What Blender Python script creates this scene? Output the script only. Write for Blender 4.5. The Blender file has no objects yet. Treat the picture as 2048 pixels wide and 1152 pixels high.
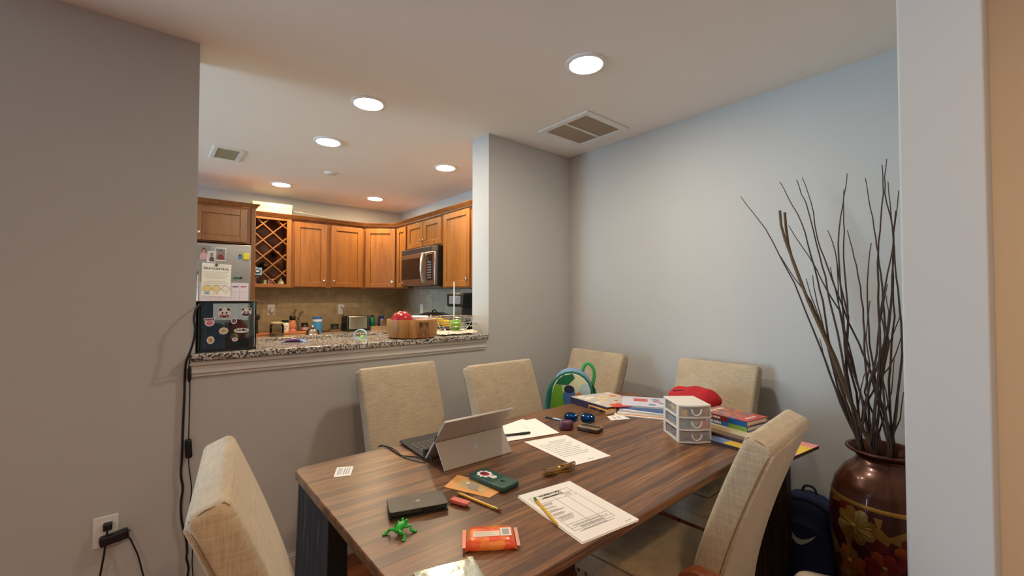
import bpy, math, random
from mathutils import Vector, Matrix
random.seed(7)
S = bpy.context.scene
C = S.collection
R = math.radians
PI = math.pi

# ------------------------------------------------------------------ camera, world, exposure
CAMH, PITCH, YAW, FPX = 1.335, R(1.27), R(40.2), 857.0
cd = bpy.data.cameras.new('camera'); cam = bpy.data.objects.new('camera', cd); C.objects.link(cam)
cd.sensor_width = 36.0; cd.lens = FPX / 2048 * 36.0; cd.clip_start = 0.02
cam.location = (0, 0, CAMH); cam.rotation_euler = (PI/2 + PITCH, 0, -YAW)
S.camera = cam
w = bpy.data.worlds.new('sky'); S.world = w; w.use_nodes = True
bg = w.node_tree.nodes['Background']; bg.inputs[0].default_value = (0.55, 0.72, 1.0, 1); bg.inputs[1].default_value = 0.3
S.view_settings.view_transform = 'Standard'; S.view_settings.look = 'None'
S.view_settings.gamma = 1.0; S.view_settings.exposure = 0.15; S.view_settings.use_curve_mapping = False
S.cycles.use_denoising = True
S.cycles.max_bounces = 8
S.cycles.sample_clamp_indirect = 4.0

def area(name, loc, rot, sx, sy, power, col):
    l = bpy.data.lights.new(name, 'AREA'); l.shape = 'RECTANGLE'; l.size = sx; l.size_y = sy
    l.energy = power; l.color = col
    o = bpy.data.objects.new(name, l); C.objects.link(o); o.location = loc; o.rotation_euler = rot
    return o
# daylight coming in through the living-room window (left wall) and the rear sliding door
area('daylight_window', (-5.12, 3.42, 1.35), (0, -PI/2, 0), 1.9, 1.95, 215, (0.48, 0.75, 1.0))
area('daylight_rear', (-0.6, -3.94, 1.25), (PI/2, 0, 0), 2.4, 2.1, 2, (0.86, 0.93, 1.0))
LENS_POWER = 205.0      # radiance of the recessed LED lenses
LIVING_POWER = 225.0

def pray(x, y):
    u, v = (x-1024)/FPX, -(y-576)/FPX
    f = Vector((math.sin(YAW)*math.cos(PITCH), math.cos(YAW)*math.cos(PITCH), math.sin(PITCH)))
    r = Vector((math.cos(YAW), -math.sin(YAW), 0)); up = r.cross(f)
    return f + r*u + up*v
def at(x, y, ax, val):          # point of the photograph on a plane of the room
    d = pray(x, y); o = Vector((0, 0, CAMH)); i = 'xyz'.index(ax)
    return o + d*((val-o[i])/d[i])

# ------------------------------------------------------------------ materials
def lin(c):
    return tuple(((v/255)/12.92 if v/255 <= .04045 else ((v/255+.055)/1.055)**2.4) for v in c[:3]) + (1,)
MATS = {}
def base(name):
    m = bpy.data.materials.new(name); m.use_nodes = True
    nt = m.node_tree; return m, nt, nt.nodes, nt.links, nt.nodes['Principled BSDF']
def mat(col, rough=.5, metal=0, var=.05, scale=30, bump=0, bscale=200, coat=0, name=None, emit=0, alpha=1, trans=0, sheen=0):
    key = (tuple(col), rough, metal, var, scale, bump, bscale, coat, emit, alpha, trans, sheen)
    if key in MATS: return MATS[key]
    m, nt, N, L, P = base(name or 'paint')
    tc = N.new('ShaderNodeTexCoord'); no = N.new('ShaderNodeTexNoise'); no.inputs['Scale'].default_value = scale
    no.inputs['Detail'].default_value = 3
    L.new(tc.outputs['Object'], no.inputs['Vector'])
    mx = N.new('ShaderNodeMix'); mx.data_type = 'RGBA'
    c = lin(col)
    mx.inputs[6].default_value = tuple(v*(1-var) for v in c[:3])+(1,)
    mx.inputs[7].default_value = tuple(min(1, v*(1+var)) for v in c[:3])+(1,)
    L.new(no.outputs['Fac'], mx.inputs[0]); L.new(mx.outputs[2], P.inputs['Base Color'])
    P.inputs['Roughness'].default_value = rough; P.inputs['Metallic'].default_value = metal
    P.inputs['Coat Weight'].default_value = coat
    P.inputs['Sheen Weight'].default_value = sheen
    if alpha < 1: P.inputs['Alpha'].default_value = alpha
    if trans: P.inputs['Transmission Weight'].default_value = trans
    if emit:
        L.new(mx.outputs[2], P.inputs['Emission Color']); P.inputs['Emission Strength'].default_value = emit
    if bump:
        n2 = N.new('ShaderNodeTexNoise'); n2.inputs['Scale'].default_value = bscale; L.new(tc.outputs['Object'], n2.inputs['Vector'])
        b = N.new('ShaderNodeBump'); b.inputs['Strength'].default_value = bump; b.inputs['Distance'].default_value = .002
        L.new(n2.outputs['Fac'], b.inputs['Height']); L.new(b.outputs[0], P.inputs['Normal'])
    MATS[key] = m; return m
def ramp(N, stops):
    r = N.new('ShaderNodeValToRGB'); e = r.color_ramp.elements
    while len(e) < len(stops): e.new(.5)
    for el, (p, c) in zip(e, stops): el.position = p; el.color = lin(c)
    return r
def wood(name, stops, sc=(1, 12, 12), nscale=3, rough=.4, detail=6, dist=.6, coat=0, fine=.35):
    m, nt, N, L, P = base(name)
    tc = N.new('ShaderNodeTexCoord'); mp = N.new('ShaderNodeMapping'); mp.inputs['Scale'].default_value = sc
    L.new(tc.outputs['Object'], mp.inputs[0])
    no = N.new('ShaderNodeTexNoise'); no.inputs['Scale'].default_value = nscale; no.inputs['Detail'].default_value = detail
    no.inputs['Distortion'].default_value = dist; no.inputs['Roughness'].default_value = .62
    L.new(mp.outputs[0], no.inputs['Vector'])
    r = ramp(N, stops); L.new(no.outputs['Fac'], r.inputs[0])
    n2 = N.new('ShaderNodeTexNoise'); n2.inputs['Scale'].default_value = nscale*9; n2.inputs['Detail'].default_value = 3
    L.new(mp.outputs[0], n2.inputs['Vector'])
    mx = N.new('ShaderNodeMix'); mx.data_type = 'RGBA'; mx.blend_type = 'OVERLAY'; mx.inputs[0].default_value = fine
    L.new(r.outputs[0], mx.inputs[6]); L.new(n2.outputs['Fac'], mx.inputs[7]); L.new(mx.outputs[2], P.inputs['Base Color'])
    P.inputs['Roughness'].default_value = rough; P.inputs['Coat Weight'].default_value = coat; P.inputs['Coat Roughness'].default_value = .25
    return m
WALNUT = wood('walnut_laminate', [(.28, (58, 38, 26)), (.38, (96, 64, 42)), (.45, (82, 60, 47)), (.52, (132, 91, 58)), (.58, (98, 70, 50)), (.66, (158, 113, 72)), (.78, (104, 72, 48))],
              sc=(.38, 8.5, 8.5), nscale=2.6, rough=.33, detail=7, dist=.18, fine=.4)
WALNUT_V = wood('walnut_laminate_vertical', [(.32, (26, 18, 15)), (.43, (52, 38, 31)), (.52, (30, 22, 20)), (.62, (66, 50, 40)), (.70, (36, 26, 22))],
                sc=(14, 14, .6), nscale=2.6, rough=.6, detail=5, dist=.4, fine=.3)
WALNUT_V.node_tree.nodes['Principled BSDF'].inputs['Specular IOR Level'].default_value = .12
DARKWOOD_SHADE = wood('dark_wood_and_shade', [(.35, (22, 14, 11)), (.6, (40, 26, 20))], sc=(10, 10, 1), rough=.5)  # apron wood; on the table leg sides it stands in for shade
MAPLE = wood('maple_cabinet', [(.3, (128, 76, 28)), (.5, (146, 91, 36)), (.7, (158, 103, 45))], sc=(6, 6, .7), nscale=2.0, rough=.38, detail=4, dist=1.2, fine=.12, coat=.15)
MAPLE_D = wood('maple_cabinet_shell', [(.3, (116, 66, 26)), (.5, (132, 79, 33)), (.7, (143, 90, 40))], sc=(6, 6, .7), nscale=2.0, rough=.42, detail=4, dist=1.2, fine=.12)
CHERRY = wood('chair_leg_wood', [(.3, (104, 50, 24)), (.7, (142, 76, 38))], sc=(8, 8, 1), rough=.35, coat=.3)
FLOORW = wood('cherry_floor', [(.3, (118, 58, 24)), (.5, (150, 80, 36)), (.7, (170, 98, 48))], sc=(.8, 12, 1), nscale=2, rough=.3)
BOWLW = wood('acacia_bowl_wood', [(.3, (150, 98, 48)), (.5, (182, 128, 70)), (.7, (205, 152, 92))], sc=(7, 7, .6), nscale=3, rough=.45)
BOARDW = wood('cutting_board_wood', [(.3, (150, 84, 40)), (.7, (186, 118, 64))], sc=(1, 8, 8), rough=.5)

def wallpaint(name, col, rough=.75):
    m, nt, N, L, P = base(name)
    tc = N.new('ShaderNodeTexCoord')
    no = N.new('ShaderNodeTexNoise'); no.inputs['Scale'].default_value = 2.5; no.inputs['Detail'].default_value = 4
    L.new(tc.outputs['Object'], no.inputs['Vector'])
    c = lin(col); mx = N.new('ShaderNodeMix'); mx.data_type = 'RGBA'
    mx.inputs[6].default_value = tuple(v*.975 for v in c[:3])+(1,); mx.inputs[7].default_value = tuple(min(1, v*1.025) for v in c[:3])+(1,)
    L.new(no.outputs['Fac'], mx.inputs[0]); L.new(mx.outputs[2], P.inputs['Base Color'])
    P.inputs['Roughness'].default_value = rough
    n2 = N.new('ShaderNodeTexNoise'); n2.inputs['Scale'].default_value = 160; n2.inputs['Detail'].default_value = 2
    L.new(tc.outputs['Object'], n2.inputs['Vector'])
    b = N.new('ShaderNodeBump'); b.inputs['Strength'].default_value = .12; b.inputs['Distance'].default_value = .002
    L.new(n2.outputs['Fac'], b.inputs['Height']); L.new(b.outputs[0], P.inputs['Normal'])
    return m
WALL = wallpaint('wall_paint_blue_grey', (190, 189, 185))
WALLT = wallpaint('wall_paint_tan', (226, 216, 198))
CEIL = wallpaint('ceiling_paint', (242, 236, 228), .9)
TRIM = mat((214, 210, 204), .45, name='trim_paint', var=.02)
WHITEP = mat((236, 234, 230), .5, name='white_plastic', var=.02)

def granite():
    m, nt, N, L, P = base('granite')
    tc = N.new('ShaderNodeTexCoord')
    def noise(s, d, stops):
        n = N.new('ShaderNodeTexNoise'); n.inputs['Scale'].default_value = s; n.inputs['Detail'].default_value = d
        L.new(tc.outputs['Object'], n.inputs['Vector']); r = ramp(N, stops); L.new(n.outputs['Fac'], r.inputs[0]); return r
    a = noise(22, 2, [(.40, (178, 170, 160)), (.52, (206, 200, 190)), (.62, (170, 152, 134))])
    v = N.new('ShaderNodeTexVoronoi'); v.inputs['Scale'].default_value = 95; L.new(tc.outputs['Object'], v.inputs['Vector'])
    sp = ramp(N, [(0, (0, 0, 0)), (.55, (30, 30, 30)), (.62, (255, 255, 255))]); L.new(v.outputs['Color'], sp.inputs[0])
    mask = noise(100, 3, [(.50, (0, 0, 0)), (.56, (255, 255, 255))])
    mx = N.new('ShaderNodeMix'); mx.data_type = 'RGBA'; L.new(mask.outputs[0], mx.inputs[0])
    L.new(a.outputs[0], mx.inputs[6]); mx.inputs[7].default_value = lin((66, 62, 60))
    m2 = noise(130, 2, [(.60, (0, 0, 0)), (.64, (255, 255, 255))])
    mx2 = N.new('ShaderNodeMix'); mx2.data_type = 'RGBA'; L.new(m2.outputs[0], mx2.inputs[0])
    L.new(mx.outputs[2], mx2.inputs[6]); mx2.inputs[7].default_value = lin((18, 17, 17))
    L.new(mx2.outputs[2], P.inputs['Base Color']); P.inputs['Roughness'].default_value = .16
    return m
GRANITE = granite()
def tile(name, col, grout, bw, bh, rough=.4, var=.1):
    m, nt, N, L, P = base(name)
    tc = N.new('ShaderNodeTexCoord'); mp = N.new('ShaderNodeMapping'); L.new(tc.outputs['UV'], mp.inputs[0])
    br = N.new('ShaderNodeTexBrick'); br.offset = 0
    c = lin(col); br.inputs['Color1'].default_value = tuple(v*(1-var) for v in c[:3])+(1,); br.inputs['Color2'].default_value = tuple(v*(1+var) for v in c[:3])+(1,)
    br.inputs['Mortar'].default_value = lin(grout); br.inputs['Scale'].default_value = 1; br.inputs['Mortar Size'].default_value = .002
    br.inputs['Brick Width'].default_value = bw; br.inputs['Row Height'].default_value = bh
    L.new(mp.outputs[0], br.inputs['Vector'])
    no = N.new('ShaderNodeTexNoise'); no.inputs['Scale'].default_value = 14; no.inputs['Detail'].default_value = 4; L.new(tc.outputs['UV'], no.inputs['Vector'])
    mx = N.new('ShaderNodeMix'); mx.data_type = 'RGBA'; mx.blend_type = 'OVERLAY'; mx.inputs[0].default_value = .35
    L.new(br.outputs[0], mx.inputs[6]); L.new(no.outputs['Fac'], mx.inputs[7]); L.new(mx.outputs[2], P.inputs['Base Color'])
    P.inputs['Roughness'].default_value = rough
    return m
TILE = tile('backsplash_tile', (178, 156, 118), (162, 142, 110), .152, .152)
FTILE = tile('wood_plank_floor', (140, 74, 34), (60, 30, 14), 1.2, .09, .3, .12)

def fabric(name, col, scale=260, var=.14):
    m, nt, N, L, P = base(name)
    tc = N.new('ShaderNodeTexCoord')
    outs = []
    for sc in ((scale, scale, scale*.08), (scale*.08, scale*.08, scale)):
        mp = N.new('ShaderNodeMapping'); mp.inputs['Scale'].default_value = sc; L.new(tc.outputs['Object'], mp.inputs[0])
        no = N.new('ShaderNodeTexNoise'); no.inputs['Scale'].default_value = 1; no.inputs['Detail'].default_value = 2; L.new(mp.outputs[0], no.inputs['Vector']); outs.append(no)
    ad = N.new('ShaderNodeMath'); ad.operation = 'ADD'; L.new(outs[0].outputs['Fac'], ad.inputs[0]); L.new(outs[1].outputs['Fac'], ad.inputs[1])
    big = N.new('ShaderNodeTexNoise'); big.inputs['Scale'].default_value = 5; big.inputs['Detail'].default_value = 3; L.new(tc.outputs['Object'], big.inputs['Vector'])
    c = lin(col)
    mr = N.new('ShaderNodeMapRange'); mr.inputs[1].default_value = .65; mr.inputs[2].default_value = 1.35; L.new(ad.outputs[0], mr.inputs[0])
    mx = N.new('ShaderNodeMix'); mx.data_type = 'RGBA'; L.new(mr.outputs[0], mx.inputs[0])
    mx.inputs[6].default_value = tuple(v*(1-var*1.6) for v in c[:3])+(1,); mx.inputs[7].default_value = tuple(min(1, v*(1+var)) for v in c[:3])+(1,)
    m2 = N.new('ShaderNodeMix'); m2.data_type = 'RGBA'; m2.blend_type = 'OVERLAY'; m2.inputs[0].default_value = .22
    L.new(mx.outputs[2], m2.inputs[6]); L.new(big.outputs['Fac'], m2.inputs[7]); L.new(m2.outputs[2], P.inputs['Base Color'])
    P.inputs['Roughness'].default_value = .9; P.inputs['Sheen Weight'].default_value = .25
    b = N.new('ShaderNodeBump'); b.inputs['Strength'].default_value = .25; b.inputs['Distance'].default_value = .001
    L.new(ad.outputs[0], b.inputs['Height']); L.new(b.outputs[0], P.inputs['Normal'])
    return m
LINEN = fabric('beige_linen', (183, 165, 137))
LINEN_S = mat((120, 102, 78), .9, name='linen_seam', var=.15, scale=200)
def steel(col=(170, 168, 165), rough=.3):
    m, nt, N, L, P = base('brushed_steel')
    tc = N.new('ShaderNodeTexCoord'); mp = N.new('ShaderNodeMapping'); mp.inputs['Scale'].default_value = (4, 4, 300); L.new(tc.outputs['Object'], mp.inputs[0])
    no = N.new('ShaderNodeTexNoise'); no.inputs['Scale'].default_value = 1; L.new(mp.outputs[0], no.inputs['Vector'])
    c = lin(col); mx = N.new('ShaderNodeMix'); mx.data_type = 'RGBA'; L.new(no.outputs['Fac'], mx.inputs[0])
    mx.inputs[6].default_value = tuple(v*.85 for v in c[:3])+(1,); mx.inputs[7].default_value = tuple(min(1, v*1.1) for v in c[:3])+(1,)
    L.new(mx.outputs[2], P.inputs['Base Color']); P.inputs['Metallic'].default_value = 1; P.inputs['Roughness'].default_value = rough
    return m
STEEL = steel(); CHROME = mat((215, 212, 205), .15, 1, name='chrome', var=.02)
BLACK = mat((16, 15, 15), .35, name='black_plastic'); BLACKM = mat((24, 22, 21), .7, name='matte_black')
PAPER = mat((232, 229, 224), .8, name='paper', var=.015)
INK = mat((40, 38, 38), .8, name='ink'); INKL = mat((140, 138, 138), .8, name='light_ink')
def glass(name, col=(255, 255, 255), rough=.02, mixf=.82):
    m, nt, N, L, P = base(name); N.remove(P)
    g = N.new('ShaderNodeBsdfGlossy'); g.inputs['Roughness'].default_value = rough
    t = N.new('ShaderNodeBsdfTransparent'); 
    no = N.new('ShaderNodeTexNoise'); no.inputs['Scale'].default_value = 5
    tc = N.new('ShaderNodeTexCoord'); L.new(tc.outputs['Object'], no.inputs['Vector'])
    c = lin(col); mxc = N.new('ShaderNodeMix'); mxc.data_type = 'RGBA'; L.new(no.outputs['Fac'], mxc.inputs[0])
    mxc.inputs[6].default_value = tuple(v*.96 for v in c[:3])+(1,); mxc.inputs[7].default_value = c
    L.new(mxc.outputs[2], t.inputs[0])
    fr = N.new('ShaderNodeFresnel'); fr.inputs[0].default_value = 1.45
    mx = N.new('ShaderNodeMixShader'); L.new(fr.outputs[0], mx.inputs[0]); L.new(t.outputs[0], mx.inputs[1]); L.new(g.outputs[0], mx.inputs[2])
    L.new(mx.outputs[0], N['Material Output'].inputs[0]); return m
GLASS = glass('clear_glass', (236, 242, 240))
def frosted(name, col, a):
    m, nt, N, L, P = base(name)
    t = N.new('ShaderNodeBsdfTransparent'); mx = N.new('ShaderNodeMixShader'); 
    no = N.new('ShaderNodeTexNoise'); no.inputs['Scale'].default_value = 20; tc = N.new('ShaderNodeTexCoord'); L.new(tc.outputs['Object'], no.inputs['Vector'])
    mr = N.new('ShaderNodeMapRange'); mr.inputs[3].default_value = a-.06; mr.inputs[4].default_value = a+.06; L.new(no.outputs['Fac'], mr.inputs[0]); L.new(mr.outputs[0], mx.inputs[0])
    P.inputs['Base Color'].default_value = lin(col); P.inputs['Roughness'].default_value = .3
    L.new(t.outputs[0], mx.inputs[1]); L.new(P.outputs[0], mx.inputs[2]); L.new(mx.outputs[0], N['Material Output'].inputs[0]); return m
FROST = frosted('translucent_plastic', (236, 232, 226), .20)
def cells(name, cols, scale, rough=.5, metal=0, rnd=1.0, smooth=False, coat=0):     # patchy multicolour print
    m, nt, N, L, P = base(name)
    tc = N.new('ShaderNodeTexCoord'); v = N.new('ShaderNodeTexVoronoi'); v.inputs['Scale'].default_value = scale; v.inputs['Randomness'].default_value = rnd
    L.new(tc.outputs['Object'], v.inputs['Vector'])
    sp = N.new('ShaderNodeSeparateColor'); L.new(v.outputs['Color'], sp.inputs[0])
    n = len(cols); r = ramp(N, [(i/n, c) for i, c in enumerate(cols)])
    if not smooth: r.color_ramp.interpolation = 'CONSTANT'
    L.new(sp.outputs[0], r.inputs[0]); L.new(r.outputs[0], P.inputs['Base Color'])
    P.inputs['Roughness'].default_value = rough; P.inputs['Metallic'].default_value = metal; P.inputs['Coat Weight'].default_value = coat
    return m

# ------------------------------------------------------------------ mesh builder
class M:
    def __init__(s): s.v = []; s.f = []; s.m = []; s.T = Matrix(); s.mi = 0
    def add(s, vs, fs):
        o = len(s.v); s.v += [s.T @ Vector(p) for p in vs]
        for f in fs: s.f.append([o+i for i in f]); s.m.append(s.mi)
        return s
    def box(s, x0, x1, y0, y1, z0, z1):
        return s.add([(x, y, z) for x in (x0, x1) for y in (y0, y1) for z in (z0, z1)],
                     [(0, 1, 3, 2), (4, 6, 7, 5), (0, 4, 5, 1), (2, 3, 7, 6), (0, 2, 6, 4), (1, 5, 7, 3)])
    def loft(s, rings, cap=True, closed=True, loop=False):
        n = len(rings[0]); vs = [p for r in rings for p in r]; fs = []
        k = len(rings)
        for i in range(k if loop else k-1):
            a, b = i*n, ((i+1) % k)*n
            for j in range(n if closed else n-1): fs.append((a+j, a+(j+1) % n, b+(j+1) % n, b+j))
        if cap and not loop: fs += [tuple(range(n-1, -1, -1)), tuple(range((k-1)*n, k*n))]
        return s.add(vs, fs)
    def tube(s, pts, r, n=6, loop=False, cap=True):
        pts = [Vector(p) for p in pts]; k = len(pts)
        rs = r if isinstance(r, (list, tuple)) else [r]*k; rings = []
        up = None
        for i, p in enumerate(pts):
            if loop: t = pts[(i+1) % k] - pts[i-1]
            else: t = pts[min(i+1, k-1)] - pts[max(i-1, 0)]
            if t.length < 1e-9: t = Vector((0, 0, 1))
            t.normalize()
            if up is None: up = t.orthogonal().normalized()
            else:
                up = (up - t*up.dot(t))
                up = up.normalized() if up.length > 1e-6 else t.orthogonal().normalized()
            b = t.cross(up)
            rings.append([p + (up*math.cos(2*PI*j/n) + b*math.sin(2*PI*j/n))*rs[i] for j in range(n)])
        return s.loft(rings, cap=cap, loop=loop)
    def cyl(s, p0, p1, r0, r1=None, n=20): return s.tube([p0, p1], [r0, r0 if r1 is None else r1], n)
    def lathe(s, prof, n=32, c=(0, 0, 0), cap=True):
        return s.loft([[(c[0]+r*math.cos(2*PI*j/n), c[1]+r*math.sin(2*PI*j/n), c[2]+z) for j in range(n)] for r, z in prof], cap=cap)
    def prism(s, poly, z0, z1):
        return s.loft([[(x, y, z0) for x, y in poly], [(x, y, z1) for x, y in poly]])
    def ell(s, c, r, n=16, k=10):
        rings = []
        for i in range(1, k):
            a = PI*i/k; rings.append([(c[0]+r[0]*math.sin(a)*math.cos(2*PI*j/n), c[1]+r[1]*math.sin(a)*math.sin(2*PI*j/n), c[2]-r[2]*math.cos(a)) for j in range(n)])
        return s.loft(rings)
    def quad(s, a, b, c, d): return s.add([a, b, c, d], [(0, 1, 2, 3)])
    def mat(s, i): s.mi = i; return s
def rrect(x0, x1, y0, y1, r, n=4):
    out = []
    for cx, cy, a in ((x1-r, y1-r, 0), (x0+r, y1-r, 90), (x0+r, y0+r, 180), (x1-r, y0+r, 270)):
        for i in range(n+1): t = R(a+90*i/n); out.append((cx+r*math.cos(t), cy+r*math.sin(t)))
    return out
def circ(cx, cy, rx, ry=None, n=20): return [(cx+rx*math.cos(2*PI*i/n), cy+(ry or rx)*math.sin(2*PI*i/n)) for i in range(n)]
def out(name, b, mats, parent=None, loc=(0, 0, 0), rot=(0, 0, 0), bevel=0, seg=2, sub=0, flat=False, ang=40):
    me = bpy.data.meshes.new(name); me.from_pydata([tuple(v) for v in b.v], [], b.f); me.update()
    if not isinstance(mats, (list, tuple)): mats = [mats]
    for m in mats: me.materials.append(m)
    me.polygons.foreach_set('material_index', b.m)
    if not flat:
        me.polygons.foreach_set('use_smooth', [True]*len(me.polygons)); me.set_sharp_from_angle(angle=R(ang))
    o = bpy.data.objects.new(name, me); C.objects.link(o); o.parent = parent; o.location = loc; o.rotation_euler = rot
    if bevel:
        md = o.modifiers.new('bevel', 'BEVEL'); md.width = bevel; md.segments = seg; md.limit_method = 'ANGLE'; md.angle_limit = R(35); md.harden_normals = False
    if sub:
        md = o.modifiers.new('sub', 'SUBSURF'); md.levels = sub; md.render_levels = sub
    return o
def thing(name, label, cat, loc=(0, 0, 0), rot=0, group=None, tilt=None):
    o = bpy.data.objects.new(name, None); C.objects.link(o); o.empty_display_size = .05
    o.location = loc; o.rotation_euler = tilt if tilt else (0, 0, rot); o['label'] = label; o['category'] = cat
    if group: o['group'] = group
    return o
def tag(o, label, cat, group=None):
    o['label'] = label; o['category'] = cat
    if group: o['group'] = group
    return o
def lab(o, label): o['label'] = label; return o
def struct(name, b, m, **k):
    o = out(name, b, m, **k); o['kind'] = 'structure'; return o
def text(body, size, m, parent, loc, rot=(0, 0, 0), name='lettering', depth=.0003, align='CENTER', sx=1.0, bold=0):
    cu = bpy.data.curves.new(name, 'FONT'); cu.body = body; cu.size = size; cu.extrude = depth; cu.align_x = align; cu.align_y = 'CENTER'
    cu.offset = bold; cu.resolution_u = 3
    t = bpy.data.objects.new('tmp', cu); me = t.to_mesh().copy(); t.to_mesh_clear(); bpy.data.objects.remove(t)
    me.materials.clear(); me.materials.append(m)
    o = bpy.data.objects.new(name, me); C.objects.link(o); o.parent = parent; o.location = loc; o.rotation_euler = rot; o.scale = (sx, 1, 1)
    return o
def uvbox(o):      # metric UV by dominant axis (for the tile materials)
    me = o.data; uv = me.uv_layers.new(name='UVMap')
    for p in me.polygons:
        n = p.normal; a = max(range(3), key=lambda i: abs(n[i]))
        for li in p.loop_indices:
            c = me.vertices[me.loops[li].vertex_index].co
            uv.data[li].uv = (c.y, c.z) if a == 0 else ((c.x, c.z) if a == 1 else (c.x, c.y))

# ------------------------------------------------------------------ the room shell
H = 2.44; XR = 2.52; YW = 2.285; YW2 = 2.475; YK = 5.23; XL = -5.2; YB = -4.1
OX0, OX1 = .152, 1.727; BARZ = 1.095
f = struct('floor', M().box(XL-.1, XR+.1, YB-.1, YW2-.06, -.1, 0), FTILE, flat=True); uvbox(f)
KT = tile('kitchen_floor_tile', (196, 184, 166), (150, 140, 124), .33, .33)
f = struct('floor_kitchen', M().box(XL-.1, XR+.1, YW2-.06, YK+.1, -.1, 0), KT, flat=True); uvbox(f)
struct('ceiling', M().box(XL-.1, XR+.1, YB-.1, YK+.1, H, H+.1), CEIL, flat=True)
struct('wall_right', M().box(XR, XR+.1, YB, YK+.1, 0, H), WALL, flat=True)
struct('wall_kitchen_back', M().box(XL, XR, YK, YK+.1, 0, H), WALL, flat=True)
XW = -.75     # the wall left of the pass-through ends here; beyond it the hall opens to the kitchen
struct('wall_back_left', M().box(XW, OX0, YW, YW2, 0, H), WALL, flat=True)
struct('wall_back_right', M().box(OX1, XR, YW, YW2, 0, H), WALL, flat=True)
struct('wall_back_low', M().box(OX0, OX1, YW, YW2, 0, BARZ-.03), WALL, flat=True)
b = M(); b.box(XL-.1, XL, YB, YK, 0, .3); b.box(XL-.1, XL, YB, YK, 2.3, H); b.box(XL-.1, XL, YB, 2.42, .3, 2.3); b.box(XL-.1, XL, 4.42, YK, .3, 2.3)
struct('wall_left', b, WALL, flat=True)
b = M(); b.box(XL, XR, YB-.1, YB, 2.35, H); b.box(XL, -1.8, YB-.1, YB, 0, 2.35); b.box(.6, XR, YB-.1, YB, 0, 2.35); b.box(-1.8, .6, YB-.1, YB, 0, .12)
struct('wall_rear', b, WALL, flat=True)
b = M()
for y in (2.42, 3.395, 4.37): b.box(XL-.08, XL-.02, y, y+.05, .3, 2.3)
b.box(XL-.08, XL-.02, 2.42, 4.42, .3, .35); b.box(XL-.08, XL-.02, 2.42, 4.42, 2.25, 2.3)
struct('window_1', b, WHITEP)
b = M()
for x in (-1.8, -.63, .55): b.box(x, x+.05, YB-.08, YB-.02, .12, 2.35)
b.box(-1.8, .6, YB-.08, YB-.02, .12, .17); b.box(-1.8, .6, YB-.08, YB-.02, 2.3, 2.35)
struct('door_1', b, WHITEP)
struct('wall_pillar', M().box(1.35, 1.66, .040, .178, 0, H), WALL, bevel=.004)
struct('wall_closet', M().box(1.661, XR, -2.2, .042, 0, H), WALLT, flat=True)
b = M(); b.box(XW, OX1+.77, YW-.014, YW, 0, .095); b.box(XW, OX1+.77, YW-.009, YW, .095, .105)
struct('baseboard_back', b, TRIM)
struct('baseboard_right', M().box(XR-.014, XR, .03, YW-.014, 0, .10), TRIM)
# painted apron moulding under the bar top
b = M(); b.box(OX0-.02, OX1-.03, YW-.030, YW, BARZ-.05, BARZ-.03); b.box(OX0-.02, OX1-.03, YW-.018, YW, BARZ-.085, BARZ-.05); b.box(OX0-.02, OX1-.03, YW-.010, YW, BARZ-.10, BARZ-.085)
struct('trim_1', b, TRIM, bevel=.003)
# tile backsplash
o = struct('trim_2', M().box(.75, XR-.006, YK-.008, YK, .955, 1.44), TILE, flat=True); uvbox(o)
TILE2 = tile('backsplash_tile_side', (178, 166, 144), (166, 154, 134), .152, .152)
o = struct('trim_3', M().box(XR-.008, XR, YW2, YK-.008, .955, 1.46), TILE2, flat=True); uvbox(o)

# ------------------------------------------------------------------ ceiling fixtures
LENS = mat((255, 243, 226), .5, emit=LENS_POWER, var=.0, name='led_lens')
LENSK = mat((255, 228, 186), .5, emit=LENS_POWER, var=.0, name='led_lens_kitchen')
cans = [(1.561, 1.305, 'recessed ceiling light above the dining table, nearest and largest'),
        (.935, 2.37, 'recessed ceiling light over the bar top, beside the left wall end'),
        (.950, 3.14, 'recessed ceiling light in the kitchen between the small vent and smoke alarm'),
        (.965, 4.63, 'recessed ceiling light above the white boxes on the wine rack'),
        (1.905, 4.62, 'recessed ceiling light in the far right corner of the kitchen'),
        (1.905, 3.13, 'recessed ceiling light beside the wall end, in front of the microwave')]
for x, y, l in cans:
    t = thing('recessed_light', l, 'ceiling light', (x, y, H), group='recessed ceiling lights')
    b = M(); b.lathe([(.098, 0), (.098, -.004), (.090, -.008), (.078, -.008), (.076, 0)], 40, cap=False); out('trim_ring', b, WHITEP, t)
    b = M(); b.lathe([(.077, -.001), (.077, -.006), (.06, -.009), (.002, -.010)], 40); out('lens', b, LENSK if y > 3 else LENS, t)
# living room can lights behind the camera, of the same fitting (warm fill on the walls)
LENS2 = mat((255, 214, 165), .5, emit=LIVING_POWER, var=.0, name='led_lens_living')
for x, y in ((.30, -.55), (-1.4, -.75), (-1.4, -2.6), (.45, -2.6)):
    t = thing('recessed_light', 'recessed ceiling light in the living room behind the camera', 'ceiling light', (x, y, H), group='living room ceiling lights')
    b = M(); b.lathe([(.098, 0), (.098, -.004), (.090, -.008), (.078, -.008), (.076, 0)], 24, cap=False); out('trim_ring', b, WHITEP, t)
    b = M(); b.lathe([(.077, -.001), (.077, -.006), (.06, -.009), (.002, -.010)], 24); out('lens', b, LENS2, t)
t = thing('return_air_grille', 'large white square return air grille in dining ceiling near right wall', 'vent', (2.16, 1.832, H))
b = M()
for a in ((-.21, .21, -.21, -.17), (-.21, .21, .17, .21), (-.21, -.17, -.17, .17), (.17, .21, -.17, .17)): b.box(a[0], a[1], a[2], a[3], -.012, 0)
out('frame', b, WHITEP, t, bevel=.003)
out('crossbar', M().box(-.17, .17, -.008, .008, -.011, 0), WHITEP, t)
b = M()
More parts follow.
